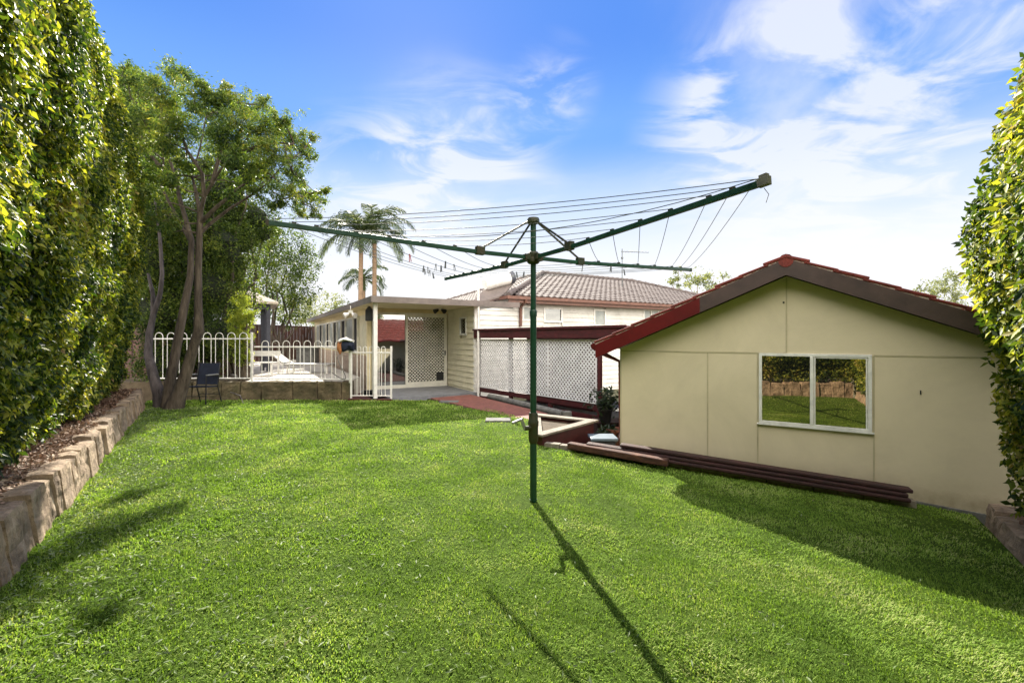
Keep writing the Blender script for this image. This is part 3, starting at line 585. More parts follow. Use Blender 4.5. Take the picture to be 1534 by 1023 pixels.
for k_ in 'CDAB':
    am = MB(); pp = [apt(k_, .05), apt(k_, .55), apt(k_, 1.3), apt(k_, RA)]
    for i in range(3): am.beam(pp[i], pp[i+1]+norm(pp[i+1]-pp[i])*.002, .024, .036)
    ar = am.build('arm', 'green', ho, bevel=.003)
    cl = MB(); cl.beam(apt(k_, .52, .012), apt(k_, .60, .012), .052, .072); cl.build('stay_clamp', 'green_dark', ar, bevel=.004)
    st = MB(); st.beam(hp(2.655)+V(math.cos(math.radians(arms[k_])), math.sin(math.radians(arms[k_])), 0)*.045, apt(k_, .55, .035), .012, .016); st.build('stay', 'green_dark', ar)
    for r in (.8, 1.08, 1.36, 1.62, 1.9, 2.05): lg = MB(); lg.beam(apt(k_, r-.015, .024), apt(k_, r+.015, .024), .016, .014); lg.build('line_lug', 'green_dark', ar)
    if k_ == 'B':
        e = MB(); e.beam(apt(k_, RA-.02, .002), apt(k_, RA+.04, .004), .034, .046); e.beam(apt(k_, RA-.012, .03), apt(k_, RA+.03, .032), .03, .02); e.tube([apt(k_, RA+.01, -.03), apt(k_, RA+.035, -.07), apt(k_, RA+.02, -.11)], .0022, 5); e.build('end_bracket', 'castgrey', ar, bevel=.003)
    else:
        e = MB(); e.beam(apt(k_, RA-.01), apt(k_, RA+.012), .028, .040); e.build('end_cap', 'green_dark', ar)
names = 'CDAB'
for i in range(4):
    ka, kb = names[i], names[(i+1) % 4]; wr = MB()
    for r in (.8, 1.08, 1.36, 1.62, 1.9, 2.05, 2.19):
        p, q = apt(ka, r, .030), apt(kb, r, .030); sg = .012+.015*r; wr.tube([p+(q-p)*t-V(0,0,sg*4*t*(1-t)) for t in np.linspace(0, 1, 13)], .0026, 5)
    if ka == 'A':
        p, q = apt('A', 1.7, .03), apt('B', 2.19, .03); wr.tube([p+(q-p)*t-V(0,0,.16*4*t*(1-t)) for t in np.linspace(0, 1, 15)], .0026, 5)
    wr.build('line_wire', 'wire', ho, smooth=True)
# pegs left on the lines
pegm = MB(); 
for sgn in (-1, 1): pegm.beam((sgn*.003, 0, .012), (sgn*.009, 0, -.062), .010, .006, up=(1,0,0))
pegm.tube([(-.008,0,-.012), (.008,0,-.012)], .005, 8)
def peg(ka, kb, r, t, mat, label, grp='clothes pegs left on the hoist lines'):
    p, q = apt(ka, r, .030), apt(kb, r, .030); c = p+(q-p)*t-V(0,0,(.012+.015*r)*4*t*(1-t))
    o = pegm.build('clothes_peg', mat); o.location = tuple(c); o.rotation_euler = (random.uniform(-.15,.15), random.uniform(-.2,.2), random.uniform(0,3)); tag(o, label, 'peg', grp)
M['peg_grey'] = pm('grey_peg', (.16, .17, .18), (.1, .1, .11), 5, .5); M['peg_red'] = pm('red_peg', (.5, .05, .05), None, 5, .5)
peg('D', 'A', 1.62, .62, 'peg_red', 'small red peg hanging below the long left hoist arm')
for (a, b, r, t) in (('D','A',1.9,.30), ('D','A',1.9,.34), ('D','A',1.62,.36), ('D','A',1.62,.30), ('D','A',1.36,.42), ('D','A',2.05,.22), ('D','A',2.05,.27), ('D','A',1.36,.3), ('D','A',2.19,.14), ('C','D',1.36,.62), ('C','D',1.62,.70), ('C','D',1.62,.66), ('C','D',1.08,.25), ('C','D',1.9,.2), ('C','D',1.36,.15)):
    peg(a, b, r, t, 'peg_grey', 'small grey clothes peg clipped on a hoist line')

# ------------------------------------------------------------------ cream shed
def sp(s, n, z): return S0+SD*s+SN*n+V(0,0,z)
EZ, AZ_ = 1.40, 2.32; half = SW/2; slope = (AZ_-EZ)/half; ZB = -.8; DEP = 6.5
sh = thing('shed', 'cream sheeted gable shed with red tiled roof and one window', 'shed', tuple(sp(half, 0, -.1)))
mb = MB(); mb.prism([sp(0,0,ZB), sp(SW,0,ZB), sp(SW,0,EZ), sp(half,0,AZ_), sp(0,0,EZ)], SN*.12)
mb.obox(sp(0,.122,ZB), SD*.12, SN*DEP, V(0,0,EZ-ZB)); mb.obox(sp(SW-.12,.122,ZB), SD*.12, SN*DEP, V(0,0,EZ-ZB)); mb.prism([sp(0,DEP+.13,ZB), sp(SW,DEP+.13,ZB), sp(SW,DEP+.13,EZ), sp(half,DEP+.13,AZ_), sp(0,DEP+.13,EZ)], SN*.12)
mb.build('wall', 'cream_wall', sh)
def sproj(px, py):
    P = onplane(px, py, S0, SD); return float(np.dot(P-S0, SD)), float(P[2])
wx0, _ = sproj(1137, 600); wx1, _ = sproj(1306, 600); wz1 = sproj(1220, 530)[1]; wz0 = sproj(1220, 640)[1]; wxm = sproj(1216, 600)[0]
seam = sproj(1000, 526.5)[1]
tr_ = MB(); Wd = .016
def strip(s0, z0, s1, z1, w_=.016, t=.005, mb=None):
    a, b = sp(s0, -t, z0), sp(s1, -t, z1); d = norm(b-a); pr = np.cross(d, SN); pr = norm(pr); mb.obox(a-pr*w_/2, b-a, pr*w_, SN*(t-.001))
sA = sproj(1060, 600)[0]; sB = sproj(1135, 600)[0]; sC = sproj(1309, 600)[0]
for a in ((.02, seam, half-.008, seam), (half+.008, seam-.0, wx0+.3, seam+.0), (sC, seam-.012, SW, seam-.012)): strip(*a, mb=tr_)
strip(half, seam+.01, half, AZ_-.02, mb=tr_); strip(sA, ZB, sA, seam-.008, mb=tr_); strip(sB, ZB, sB, seam-.008, mb=tr_); strip(sC, ZB, sC, seam-.02, mb=tr_)
strip(.010, ZB, .010, EZ, .02, .006, mb=tr_)
tr_.build('cover_strips', 'cream_trim', sh)
tf = MB()
tf.obox(sp(half-.04,-.007,seam+.62), SD*.02, SN*.008, V(0,0,.02)); tf.build('wall_fixing', 'black', sh); tf = MB(); vx, vz = sproj(1378, 588); tf.obox(sp(vx,-.012,vz-.02), SD*.010, SN*.012, V(0,0,.045)); tf.build('wall_fixing', 'black', sh)
ft = MB(); a_, b_ = sproj(1366, 700)[0], sproj(1476, 700)[0]; zl_ = lambda t: lawnz(*(S0+SD*t)[:2])+.028
ft.add([sp(a_,-.03,-.6), sp(b_,-.03,-.6), sp(b_,-.03,float(zl_(b_))), sp(a_,-.03,float(zl_(a_))), sp(a_,.01,-.6), sp(b_,.01,-.6), sp(b_,.01,float(zl_(b_))), sp(a_,.01,float(zl_(a_)))], [(0,1,2,3), (3,2,6,7), (0,3,7,4), (1,5,6,2)]); ft.build('footing', 'concrete', sh)
# window
wr = MB(); fw = .035; fo = .025
for (a, b, c, d) in ((wx0, wx1, wz1-fw, wz1), (wx0, wx1, wz0, wz0+fw)): wr.obox(sp(a,-fo,c), SD*(b-a), SN*(fo+.001), V(0,0,d-c))
for s_ in (wx0, wx1-fw): wr.obox(sp(s_,-fo,wz0+fw), SD*fw, SN*(fo+.001), V(0,0,wz1-wz0-2*fw))
wr.obox(sp(wxm-.018,-fo-.006,wz0+fw), SD*.036, SN*(fo+.006), V(0,0,wz1-wz0-2*fw)); wr.obox(sp(wxm+.022,-fo+.006,wz0+fw), SD*.016, SN*.015, V(0,0,wz1-wz0-2*fw)); wr.obox(sp(wx1-fw-.02,-fo+.006,wz0+fw), SD*.016, SN*.015, V(0,0,wz1-wz0-2*fw)); wr.obox(sp(wxm+.04,-fo+.006,wz1-fw-.018), SD*(wx1-fw-.02-wxm-.04), SN*.015, V(0,0,.017))
wf = wr.build('window_frame', 'alu', sh, bevel=.003)
for a, b in ((wx0+fw, wxm-.02), (wxm+.02, wx1-fw)):
    g_ = MB(); g_.obox(sp(a,-.009,wz0+fw), SD*(b-a), SN*.006, V(0,0,wz1-wz0-2*fw)); g_.build('pane', 'glass', wf)
sl_ = MB(); sl_.obox(sp(wx0-.02,-.035,wz0-.016), SD*(wx1-wx0+.04), SN*.036, V(0,0,.014)); sl_.build('sill', 'alu', wf)
# roof: tiles on both slopes
OH = .20; EO = .30
def tiles(mb, O, U, W_, lu, lv, tw=.30, ch=.32, amp=.028, step=.022, inside=None, seg=6):
    U, W_ = norm(U), norm(W_); N = norm(np.cross(U, W_)); 
    if N[2] < 0: N = -N
    nu, nv = int(lu/tw)+1, int(lv/ch)+1
    for j in range(nv):
        for i in range(nu):
            u0, v0 = i*tw, j*ch
            if inside and not inside(u0+tw/2, v0+ch/2): continue
            v1 = min(v0+ch+.03, lv); vs = []
            for (vv, hh) in ((v0, step), (v0+.001, 0), (v1, 0)):
                for q in range(seg+1):
                    u = u0+tw*q/seg; prof = amp*(.5+.5*math.cos(2*math.pi*q/seg)); jit = .004*math.sin(i*12.9+j*7.7)
                    h = prof+ (step if vv == v0 and hh else (step if vv < v1-.01 else 0))+jit
                    if vv == v0: h = prof+jit-.012
                    vs.append(O+U*u+W_*vv+N*h)
            s1 = seg+1; fs = []
            for r in range(2):
                for q in range(seg): fs.append((r*s1+q, r*s1+q+1, (r+1)*s1+q+1, (r+1)*s1+q))
            mb.add(vs, fs)
rz0 = EZ-EO*slope+.18; rlen = DEP+.9
for sg in (0, 1):
    s0 = -EO if sg == 0 else SW+EO; sdir = 1 if sg == 0 else -1
    A = sp(s0, -OH, rz0); up_ = norm(SD*sdir+V(0,0,slope)); LV = (half+EO)*math.sqrt(1+slope*slope); ex = sp(0,rlen,0)-sp(0,-OH,0)
    mb = MB(); mb.obox(A-V(0,0,.02), ex, up_*LV, V(0,0,-.05)); rf = mb.build('roof', 'brown_paint', sh)
    tb = MB(); tiles(tb, A+V(0,0,.005), SN, up_, rlen+OH, LV, seg=6); tb.build('roof_tiles', 'red_tile', rf)
    # rake tiles (stepped) over the barge
    rk = MB(); q = 0; i = 0; mt = MB()
    while q < LV-.05:
        l_ = min(.33, LV-q); b = A+up_*q-SN*.035; nrm = norm(np.cross(SN, up_)); nrm = nrm if nrm[2] > 0 else -nrm
        b = b+nrm*(.012+.018); rk.obox(b, up_*(l_+.02)-nrm*.022, SN*.20, nrm*(.034+.006*math.sin(i*3.3))); mt.obox(b-nrm*.026+SN*.012, up_*l_, SN*.03, nrm*.024); q += .30; i += 1
    rk.build('rake_tiles', 'red_tile', rf, bevel=.012); mt.build('mortar', 'mortar', rf)
    # barge boards
    def barge(q0, q1, mat, lab=None):
        b = MB(); nz = V(0,0,1); dn = .19
        a0, a1 = A+up_*q0-SN*.0, A+up_*q1-SN*.0; off = -SN*.028
        if q1 >= LV-.001: a1 = sp(half, -OH, 0)+V(0,0,a1[2])
        b.prism([a0+V(0,0,.008), a1+V(0,0,.008), a1-V(0,0,dn), a0-V(0,0,dn)], off); o = b.build('barge_board', mat, rf)
        if lab: o['label'] = lab
    if sg == 0: barge(0, LV*.60, 'red_paint', 'deep red painted barge board'); barge(LV*.60+.001, LV, 'brown_paint', 'brown unpainted upper barge board')
    else: barge(0, LV, 'brown_paint', 'brown unpainted barge board')
    so_ = MB(); nrm = V(0,0,1); so_.obox(A-V(0,0,.09), SN*(OH-.002), up_*(LV-.05), V(0,0,.012)); so_.build('soffit', 'brown_paint', rf)
    gt = MB(); gt.tube([A+V(0,0,-.02)-SD*sdir*.05+SN*.05, A+V(0,0,-.02)-SD*sdir*.05+ex], .055, 10); gt.build('gutter', 'red_paint', rf, smooth=True)
rd = MB(); q = -OH-.03; topz = rz0+(half+EO)*slope
while q < rlen:
    rd.tube([sp(half, q, topz-.018), sp(half, q+.40, topz-.03)], [.080, .072], 12); q += .36
rd.build('ridge_caps', 'red_tile', sh, smooth=True)
dp = MB(); dp.tube([sp(-.36,.0,rz0-.06), sp(-.30,.12,rz0-.14), sp(-.08,.25,rz0-.26), sp(-.06,.25,-.7)], .035, 10); dp.build('downpipe', 'red_paint', sh, smooth=True)

# timber laid along the shed, on a brick edging
def lz(p): return float(lawnz(p[0], p[1]))
E0, E1 = V(.46, 6.50, 0), V(4.10, 4.86, 0); ED = norm(E1-E0); EN = V(-ED[1], ED[0], 0)
eb = MB(); Lg = np.linalg.norm(E1-E0); s_ = 0; i = 0
while s_ < Lg:
    p = E0+ED*s_; z = lz(p); eb.obox(p+V(0,0,z-.2), ED*.222, EN*.11, V(0,0,.26+.006*math.sin(i*5))); s_ += .232; i += 1
tag(eb.build('brick_edging', 'cap', bevel=.006, loc=tuple(E0)), 'weathered brick edging running under the red timbers along the lawn', 'edging')
def timber(p, q, w_, h, mat, label, nm='timber_sleeper', grp='timbers laid along the lawn edge by the shed'):
    mb = MB(); mb.beam(p, q, w_, h); tag(mb.build(nm, mat, bevel=.012, loc=tuple(p)), label, 'timber', grp)
p = at(850, 668, 6.25); q = at(1000, 695, 5.56); p = p+EN*.06; q = q+EN*.07; timber(p, q, .12, .085, 'sleeper', 'thick orange brown timber with sunlit top at the left end of the stack')
for k_, (x0, x1, dz, dn, lab) in enumerate([(905, 1362, .0, 0, 'lowest dark maroon board of the pile beside the shed wall'), (880, 1358, .045, .03, 'middle dark maroon board of the pile beside the shed wall'), (930, 1365, .09, .06, 'topmost dark maroon board of the pile beside the shed wall')]):
    a = E0+ED*.0; P_ = onplane(x0, 600, E0-EN*.02+EN*dn, ED); Q_ = onplane(x1, 600, E0-EN*.02+EN*dn, ED)
    P_[2] = lz(P_)+.085+dz; Q_[2] = lz(Q_)+.085+dz; timber(P_, Q_, .14, .040, 'sleeper_dark', lab)

# ------------------------------------------------------------------ planter, path and the low passage
A_, B_, C_ = V(.47, 8.35, 0), V(1.37, 7.75, 0), V(.40, 6.62, 0); zt = .165
pl = thing('planter_box', 'maroon sided planter with pale flat capping behind the hoist post', 'planter', tuple(C_))
def wallseg(mb, a, b, z0, z1, th): d = norm(b-a); n = V(-d[1], d[0], 0); mb.obox(a-n*th/2+V(0,0,z0), b-a, n*th, V(0,0,z1-z0))
mb = MB(); wallseg(mb, A_, B_, -.75, zt-.035, .10); mb.build('side_panel', 'maroon', pl); mb = MB(); wallseg(mb, B_+norm(C_-B_)*.06, C_, -.75, zt-.035, .10); mb.build('side_panel', 'maroon', pl)
mb = MB(); wallseg(mb, C_+V(-.0,.06,0), A_+V(0,-.06,0), -.1, zt-.035, .10); mb.build('side_panel', 'cap', pl)
mb = MB(); wallseg(mb, A_-norm(B_-A_)*.08, B_+norm(B_-A_)*.08, zt-.034, zt, .17); mb.build('capping', 'cap', pl, bevel=.008)
mb = MB(); wallseg(mb, B_+norm(C_-B_)*.09, C_-norm(B_-C_)*.05, zt-.034, zt+.002, .17); mb.build('capping', 'cap', pl, bevel=.008)
mb = MB(); mb.prism([A_+V(0,0,.08), B_+V(0,0,.08), C_+V(0,0,.08)], (0,0,-.3)); mb.build('soil', 'soil', pl)
pp_ = [V(-2.15, 12.0, -.0), V(-1.15, 12.75, 0), V(.75, 9.55, 0), V(.32, 8.62, 0)]
mb = MB(); mb.prism([p+V(0,0,-.015) for p in pp_], (0,0,-.10)); tag(mb.build('path', 'brickpath', bevel=.01), kind='structure')
mb = MB(); wallseg(mb, V(-2.2, 11.96, 0), V(.30, 8.58, 0), -.3, -.03, .06); tag(mb.build('path_edging', 'sleeper_dark'), 'dark timber edging beside the red path', 'edging')
mb = MB(); ga, gb = V(-.60, 12.2, -.0), V(1.05, 9.35, .0); mb.tube([ga, gb], .075, 12); mb.box(gb[0]-.02, gb[0]+.16, gb[1]-.12, gb[1]+.06, -.45, .06)
tag(mb.build('garden_kerb', 'concrete', smooth=False, loc=tuple(ga)), 'pale round edge kerb ending in a square block below the lattice', 'kerb')
mb = MB(); c = at(672, 605, 11.3); c[2] = -.03; mb.box(c[0]-.22, c[0]+.25, c[1]-.14, c[1]+.14, -.045, .0); tag(mb.build('stepping_stone', 'concrete', bevel=.01, loc=tuple(c)), 'grey flat slab in the grass before the red path', 'paver', 'flat slabs in the lawn')
mb = MB(); c = at(745, 634, 8.6); mb.box(c[0]-.22, c[0]+.25, c[1]-.16, c[1]+.16, -.045, .03); tag(mb.build('stepping_stone', 'concrete', bevel=.01, loc=tuple(c)), 'grey flat slab in the grass left of the hoist crank', 'paver', 'flat slabs in the lawn')

# ------------------------------------------------------------------ weatherboards
def boards(mb, P, D, Ln, z0, z1, out, h=.16, holes=()):
    P = np.array(P, float); z = z0
    while z < z1-.01:
        t = min(z+h, z1); cuts = [(0, Ln)]
        for (a, b, c, d) in holes:
            if d > z+.01 and c < t-.01:
                nc = []
                for (u, v) in cuts:
                    if b <= u or a >= v: nc.append((u, v)); continue
                    if a > u: nc.append((u, a))
                    if b < v: nc.append((b, v))
                cuts = nc
        for (u, v) in cuts:
            p, q = P+D*u, P+D*v; zf = V(0,0,z); zt_ = V(0,0,t)
            mb.add([p+zf+out*.038, q+zf+out*.038, q+zt_+out*.006, p+zt_+out*.006, p+zf, q+zf, q+zt_, p+zt_], [(0,1,2,3), (4,5,1,0), (4,0,3,7), (5,6,2,1), (3,2,6,7)])
        z = t
def window(parent, P, D, out, s0, s1, z0, z1, fr=.05, fm='alu', gm='glass_dark', mull=0, sill=True):
    P = np.array(P, float); f = MB(); o = lambda s_, n, z: P+D*s_+out*n+V(0,0,z)
    for (a, b, c, d) in ((s0, s1, z1-fr, z1), (s0, s1, z0, z0+fr), (s0, s0+fr, z0+fr, z1-fr), (s1-fr, s1, z0+fr, z1-fr)): f.obox(o(a,-.02,c), D*(b-a), out*.065, V(0,0,d-c))
    for i in range(mull): m_ = s0+(s1-s0)*(i+1)/(mull+1); f.obox(o(m_-fr/2,-.018,z0+fr), D*fr, out*.06, V(0,0,z1-z0-2*fr))
    fo_ = f.build('window', fm, parent); g_ = MB(); g_.obox(o(s0+fr,-.015,z0+fr), D*(s1-s0-2*fr), out*.02, V(0,0,z1-z0-2*fr)); g_.build('pane', gm, fo_)
    return fo_

# ------------------------------------------------------------------ near wing of the house
u_ = V(-.492, .870, 0); v_ = V(.870, .492, 0); P0 = V(-3.55, 11.8, 0); Cc = V(-1.065, 13.2, 0); R_ = Cc+u_*2.15; D0 = R_-v_*2.566
z0w, zr = -.1, 2.50
wg = thing('house_wing', 'low cream house wing with corner porch and glass sliding door', 'house', tuple(P0))
mb = MB(); mb.obox(R_-v_*2.566+u_*.03+V(0,0,z0w), v_*2.566, u_*.12, V(0,0,zr-z0w)); mb.obox(Cc+v_*.03+V(0,0,z0w), u_*2.3, v_*.12, V(0,0,zr-z0w))
mb.obox(D0+v_*.03+V(0,0,z0w), u_*14, v_*.12, V(0,0,zr-z0w)); mb.obox(D0+u_*14+V(0,0,z0w), v_*5, u_*.12, V(0,0,zr-z0w)); 
mb.build('wall', 'wb_cream', wg)
# porch wall boards beside the door, with the small slit window
tq = lambda px, py, P, D: (lambda X: (float(np.dot(X-P, D)), float(X[2])))(onplane(px, py, P, D))
a0 = tq(690, 473, Cc, u_)[0]; a1 = tq(700, 473, Cc, u_)[0]; zA = tq(695, 475, Cc, u_)[1]; zB = tq(695, 502, Cc, u_)[1]; s0_, s1_ = sorted((a0, a1))
mb = MB(); boards(mb, Cc, u_, 2.15, z0w, zr, -v_, .165, [(s0_, s1_, zB, zA)]); mb.build('weatherboards', 'wb_cream', wg); window(wg, Cc, u_, -v_, s0_, s1_, zB, zA, .05, 'alu', 'glass_dark')
mb = MB(); mb.obox(Cc-v_*.03-u_*.02+V(0,0,z0w), v_*.10, u_*.10, V(0,0,zr-z0w)); mb.build('corner_board', 'white', wg)
# head above the door, ceiling of the porch
dz1 = tq(640, 472, R_, v_)[1]; fz = .0
mb = MB(); boards(mb, D0, v_, 2.566, dz1+.0, zr, -u_, .5); mb.build('door_head', 'cream_soffit', wg)
K0 = at(556, 443, 11.45); K0[2] = 0; ze, zf_ = 2.47, 2.63; wl = float(np.dot(Cc-K0, v_))+.12; zs = .0
mb = MB(); mb.obox(K0+v_*.06+u_*.06+V(0,0,ze+.01), v_*(wl-.06), u_*(2.15+.6), V(0,0,.03)); mb.build('porch_ceiling', 'cream_soffit', wg)
mb = MB(); mb.obox(K0+V(0,0,ze-.005), v_*wl, u_*.035, V(0,0,zf_-ze)); mb.obox(K0+u_*.036+V(0,0,ze-.005), u_*16.4, v_*.035, V(0,0,zf_-ze)); mb.build('fascia', 'fascia_grey', wg)
mb = MB(); mb.obox(K0+v_*.036+u_*.036+V(0,0,zf_-.07), v_*(wl+1.15), u_*16.4, V(0,0,.03)); mb.build('roof', 'metal_roof', wg)
mb = MB(); mb.obox(K0+v_*(wl+.002)+V(0,0,ze+.0), v_*1.2, u_*.03, V(0,0,zf_-ze-.005)); mb.build('fascia', 'fascia_grey', wg)
mb = MB(); mb.obox(K0+v_*.06+u_*2.85+V(0,0,ze+.0), v_*.72, u_*13.4, V(0,0,.02)); mb.build('eave_soffit', 'cream_soffit', wg)
mb = MB(); mb.obox(P0-v_*.045-u_*.045+V(0,0,-.05), v_*.10, u_*.10, V(0,0,ze+.05)); mb.build('porch_post', 'white', wg, bevel=.005)
pq = Cc-u_*.25-v_*.02
mb = MB(); mb.tube([V(*pq[:2], -.1), V(*pq[:2], 3.35)], .035, 10); mb.build('vent_pipe', 'white', wg, smooth=True)
# sliding door: glass leaf and screened leaf
pd = lambda px: tq(px, 500, D0, v_)[0]
dA, dB, dC = .10, pd(609), pd(666); dzt = dz1-.02
dr = MB(); o_ = lambda s_, n, z: D0+v_*s_-u_*n+V(0,0,z); fr = .06
for (a, b, c, d) in ((dA, dC+.06, dzt-.0, dzt+.07), (dA, dC+.06, fz-.02, fz+.10), (dA, dA+fr, fz+.10, dzt), (dB-.05, dB+.03, fz+.10, dzt), (dC-.04, dC+.06, fz+.10, dzt), (dB+.03, dC-.04, fz+.10, fz+.17), (dB+.03, dC-.04, dzt-.06, dzt)): dr.obox(o_(a,0,c), v_*(b-a), -u_*.075, V(0,0,d-c))
ds = dr.build('sliding_door', 'door_frame', wg); g_ = MB(); g_.obox(o_(dA+fr,.0,fz+.10), v_*(dB-.05-dA-fr), -u_*.03, V(0,0,dzt-fz-.10)); g_.build('pane', 'glass_door', ds)
g_ = MB(); g_.obox(o_(dB+.03,.0,fz+.17), v_*(dC-.04-dB-.03), -u_*.02, V(0,0,dzt-fz-.23)); g_.build('pane', 'glass_dark', ds)
def lattice(mb, P, D, out, Ln, z0, z1, per, sw, th, ang=45):
    """diagonal slats clipped to a rectangle, two crossed layers"""
    H_ = z1-z0
    for ly, sg in ((0, 1), (1, -1)):
        k_ = -H_
        while k_ < Ln+H_:
            # slat along direction (1, sg); at s = k_ when z=z0 (sg=1) or z=z1 (sg=-1)
            a, b = max(0, k_), min(Ln, k_+H_)
            if b-a > .01:
                za = (a-k_); zb_ = (b-k_); A1_, B1_ = ((a, z0+za), (b, z0+zb_)) if sg == 1 else ((a, z1-za), (b, z1-zb_))
                p = P+D*A1_[0]+out*(th*ly+.001)+V(0,0,A1_[1]); q = P+D*B1_[0]+out*(th*ly+.001)+V(0,0,B1_[1]); d = q-p; n = norm(np.cross(out, d)); mb.obox(p-n*sw/2, d, n*sw, out*th*.9)
            k_ += per
g_ = MB(); lattice(g_, o_(dB+.03, .035, 0), v_, -u_, dC-.04-dB-.03, fz+.17, dzt-.06, .105, .020, .006); g_.build('security_screen', 'door_frame', ds)
g_ = MB(); g_.obox(o_(dC-.03,.075,1.0), v_*.03, -u_*.03, V(0,0,.16)); g_.build('handle', 'black', ds); g_ = MB(); g_.obox(o_(dC-.30,.040,fz+.19), v_*.24, -u_*.02, V(0,0,.26)); g_.build('pet_flap', 'black', ds)
# deck
dk = MB(); dk.prism([P0-v_*.1-u_*.12+V(0,0,0), Cc-u_*.12+V(0,0,0), R_+V(0,0,0), D0+V(0,0,0), P0-v_*.1+u_*1.9], (0,0,-.14)); dk.build('porch_floor', 'deck', wg)
# side wall with its row of windows
zs0 = 1.02
mb = MB(); boards(mb, D0, u_, 14, z0w, zs0, -v_, .17); mb.build('lower_cladding', 'brickwall', wg)
mb = MB(); mb.obox(D0-v_*.03+V(0,0,zs0), u_*14, v_*.06, V(0,0,.06)); mb.obox(D0-v_*.02+V(0,0,2.30), u_*14, v_*.05, V(0,0,.2)); mb.obox(D0-v_*.05-u_*.06+V(0,0,z0w), v_*.12, u_*.12, V(0,0,2.6)); mb.build('trim', 'cream_soffit', wg)
ps = lambda px: tq(px, 500, D0, u_)[0]
for (x0, x1, gm) in ((536.8, 530.2, 'dark'), (529.8, 518.6, 'curtain'), (518.2, 512, 'dark'), (511.6, 505.6, 'curtain'), (505.2, 500.2, 'dark'), (499.8, 494.2, 'curtain'), (493.8, 489.6, 'dark'), (489.2, 483.6, 'curtain'), (483.2, 479.2, 'dark'), (478.8, 475, 'curtain')):
    window(wg, D0, u_, -v_, ps(x0), ps(x1), zs0+.07, 2.29, .06, 'door_frame', gm)
# fittings
def fix(name, label, cat, fn): r = thing(name, label, cat, (0,0,0)); fn(r); return r
lt = at(553, 472, 13.2); r = thing('wall_lantern', 'dark green box lantern hanging at the porch corner', 'lantern', tuple(lt))
mb = MB(); mb.box(lt[0]-.09, lt[0]+.09, lt[1]-.08, lt[1]+.08, lt[2]-.17, lt[2]+.13); mb.build('housing', 'post_dark', r, bevel=.01)
mb = MB(); mb.lathe(lt+V(0,0,.131), [(.12,0), (.03,.12), (.015,.2)], 4); mb.tube([lt+V(0,0,.3), lt+V(0,0,ze+.01-lt[2])], .01, 6); mb.build('cap', 'post_dark', r)
def spotl(px, py, d, label, mat):
    c = at(px, py, d); r = thing('security_light', label, 'light', tuple(c)); mb = MB(); mb.box(c[0]-.06, c[0]+.06, c[1], c[1]+.05, c[2]+.02, c[2]+.1); mb.tube([c+V(0,0,.1), V(c[0], c[1], ze+.012)], .012, 6); mb.build('bracket', 'white', r)
    for sg in (-1, 1): h = MB(); h.tube([c+V(sg*.05,.02,.0), c+V(sg*.16,-.06,-.06)], [.035, .075], 12); h.build('lamp_head', mat, r, smooth=True)
spotl(525, 470, 13.0, 'white twin floodlight under the side eave', 'white'); spotl(659, 464, 14.0, 'black twin floodlight above the sliding door', 'black')

# ------------------------------------------------------------------ main house
v2 = V(.857, .515, 0); u2 = V(-.515, .857, 0); G0 = at(762, 443, 17); gz = G0[2]; G0[2] = 0; LH, WH = 16.5, 10.0
hs = thing('house', 'white weatherboard house with brown hipped tile roof', 'house', tuple(G0))
W0 = G0+(v2+u2)*.5-v2*3.6; WL = LH-1+3.6
q_ = lambda px, py: tq(px, py, W0, v2)
wins = []
for (x0, y0, x1, y1_, gm, ml) in ((782, 458, 797, 481, 'curtain', 0), (814, 460, 842, 483, 'glass_dark', 0), (889, 463, 907, 489, 'curtain', 0), (963, 463, 987, 480, 'curtain', 1)):
    s_a, za = q_(x0, y0); s_b, _ = q_(x1, y0); zb_ = q_((x0+x1)/2, y1_)[1]; wins.append((s_a, s_b, zb_, za, gm, ml))
mb = MB(); mb.obox(W0+u2*.03+v2*3.6+V(0,0,-.8), v2*(WL-3.6), u2*.15, V(0,0,gz+.75)); mb.obox(W0+u2*.03+V(0,0,-.8), v2*3.598, u2*.14, V(0,0,3.5)); mb.obox(W0+v2*3.6+u2*.2+V(0,0,-.8), u2*(WH-1.2), v2*.15, V(0,0,gz+.75)); mb.obox(W0+v2*WL+u2*.2+V(0,0,-.8), u2*(WH-1.2), v2*.15, V(0,0,gz+.75)); mb.obox(W0+v2*3.6+u2*(WH-1)+V(0,0,-.8), v2*(WL-3.6), u2*.15, V(0,0,gz+.75)); mb.build('wall', 'wb_white', hs)
mb = MB(); boards(mb, W0+v2*3.6, v2, WL-3.6, -.8, gz-.05, -u2, .19, [(a-3.6, b-3.6, c, d) for a, b, c, d, *_ in wins]); boards(mb, W0, v2, 3.6, -.8, 2.7, -u2, .19); mb.build('weatherboards', 'wb_white', hs)
for a, b, c, d, gm, ml in wins: window(hs, W0, v2, -u2, a, b, c, d, .07, 'white', gm, ml)
cr = [G0+V(0,0,gz), G0+v2*LH+V(0,0,gz), G0+v2*LH+u2*WH+V(0,0,gz), G0+u2*WH+V(0,0,gz)]; rise = 1.80; h2 = WH/2
RA_, RB_ = G0+v2*h2+u2*h2+V(0,0,gz+rise), G0+v2*(LH-h2)+u2*h2+V(0,0,gz+rise); sl2 = math.hypot(h2, rise)
mb = MB(); mb.add([c-V(0,0,.03) for c in cr]+[RA_-V(0,0,.03), RB_-V(0,0,.03)], [(0,1,5,4), (1,2,5), (2,3,4,5), (3,0,4), (0,3,2,1)]); rr_ = mb.build('roof', 'brown_tile', hs)
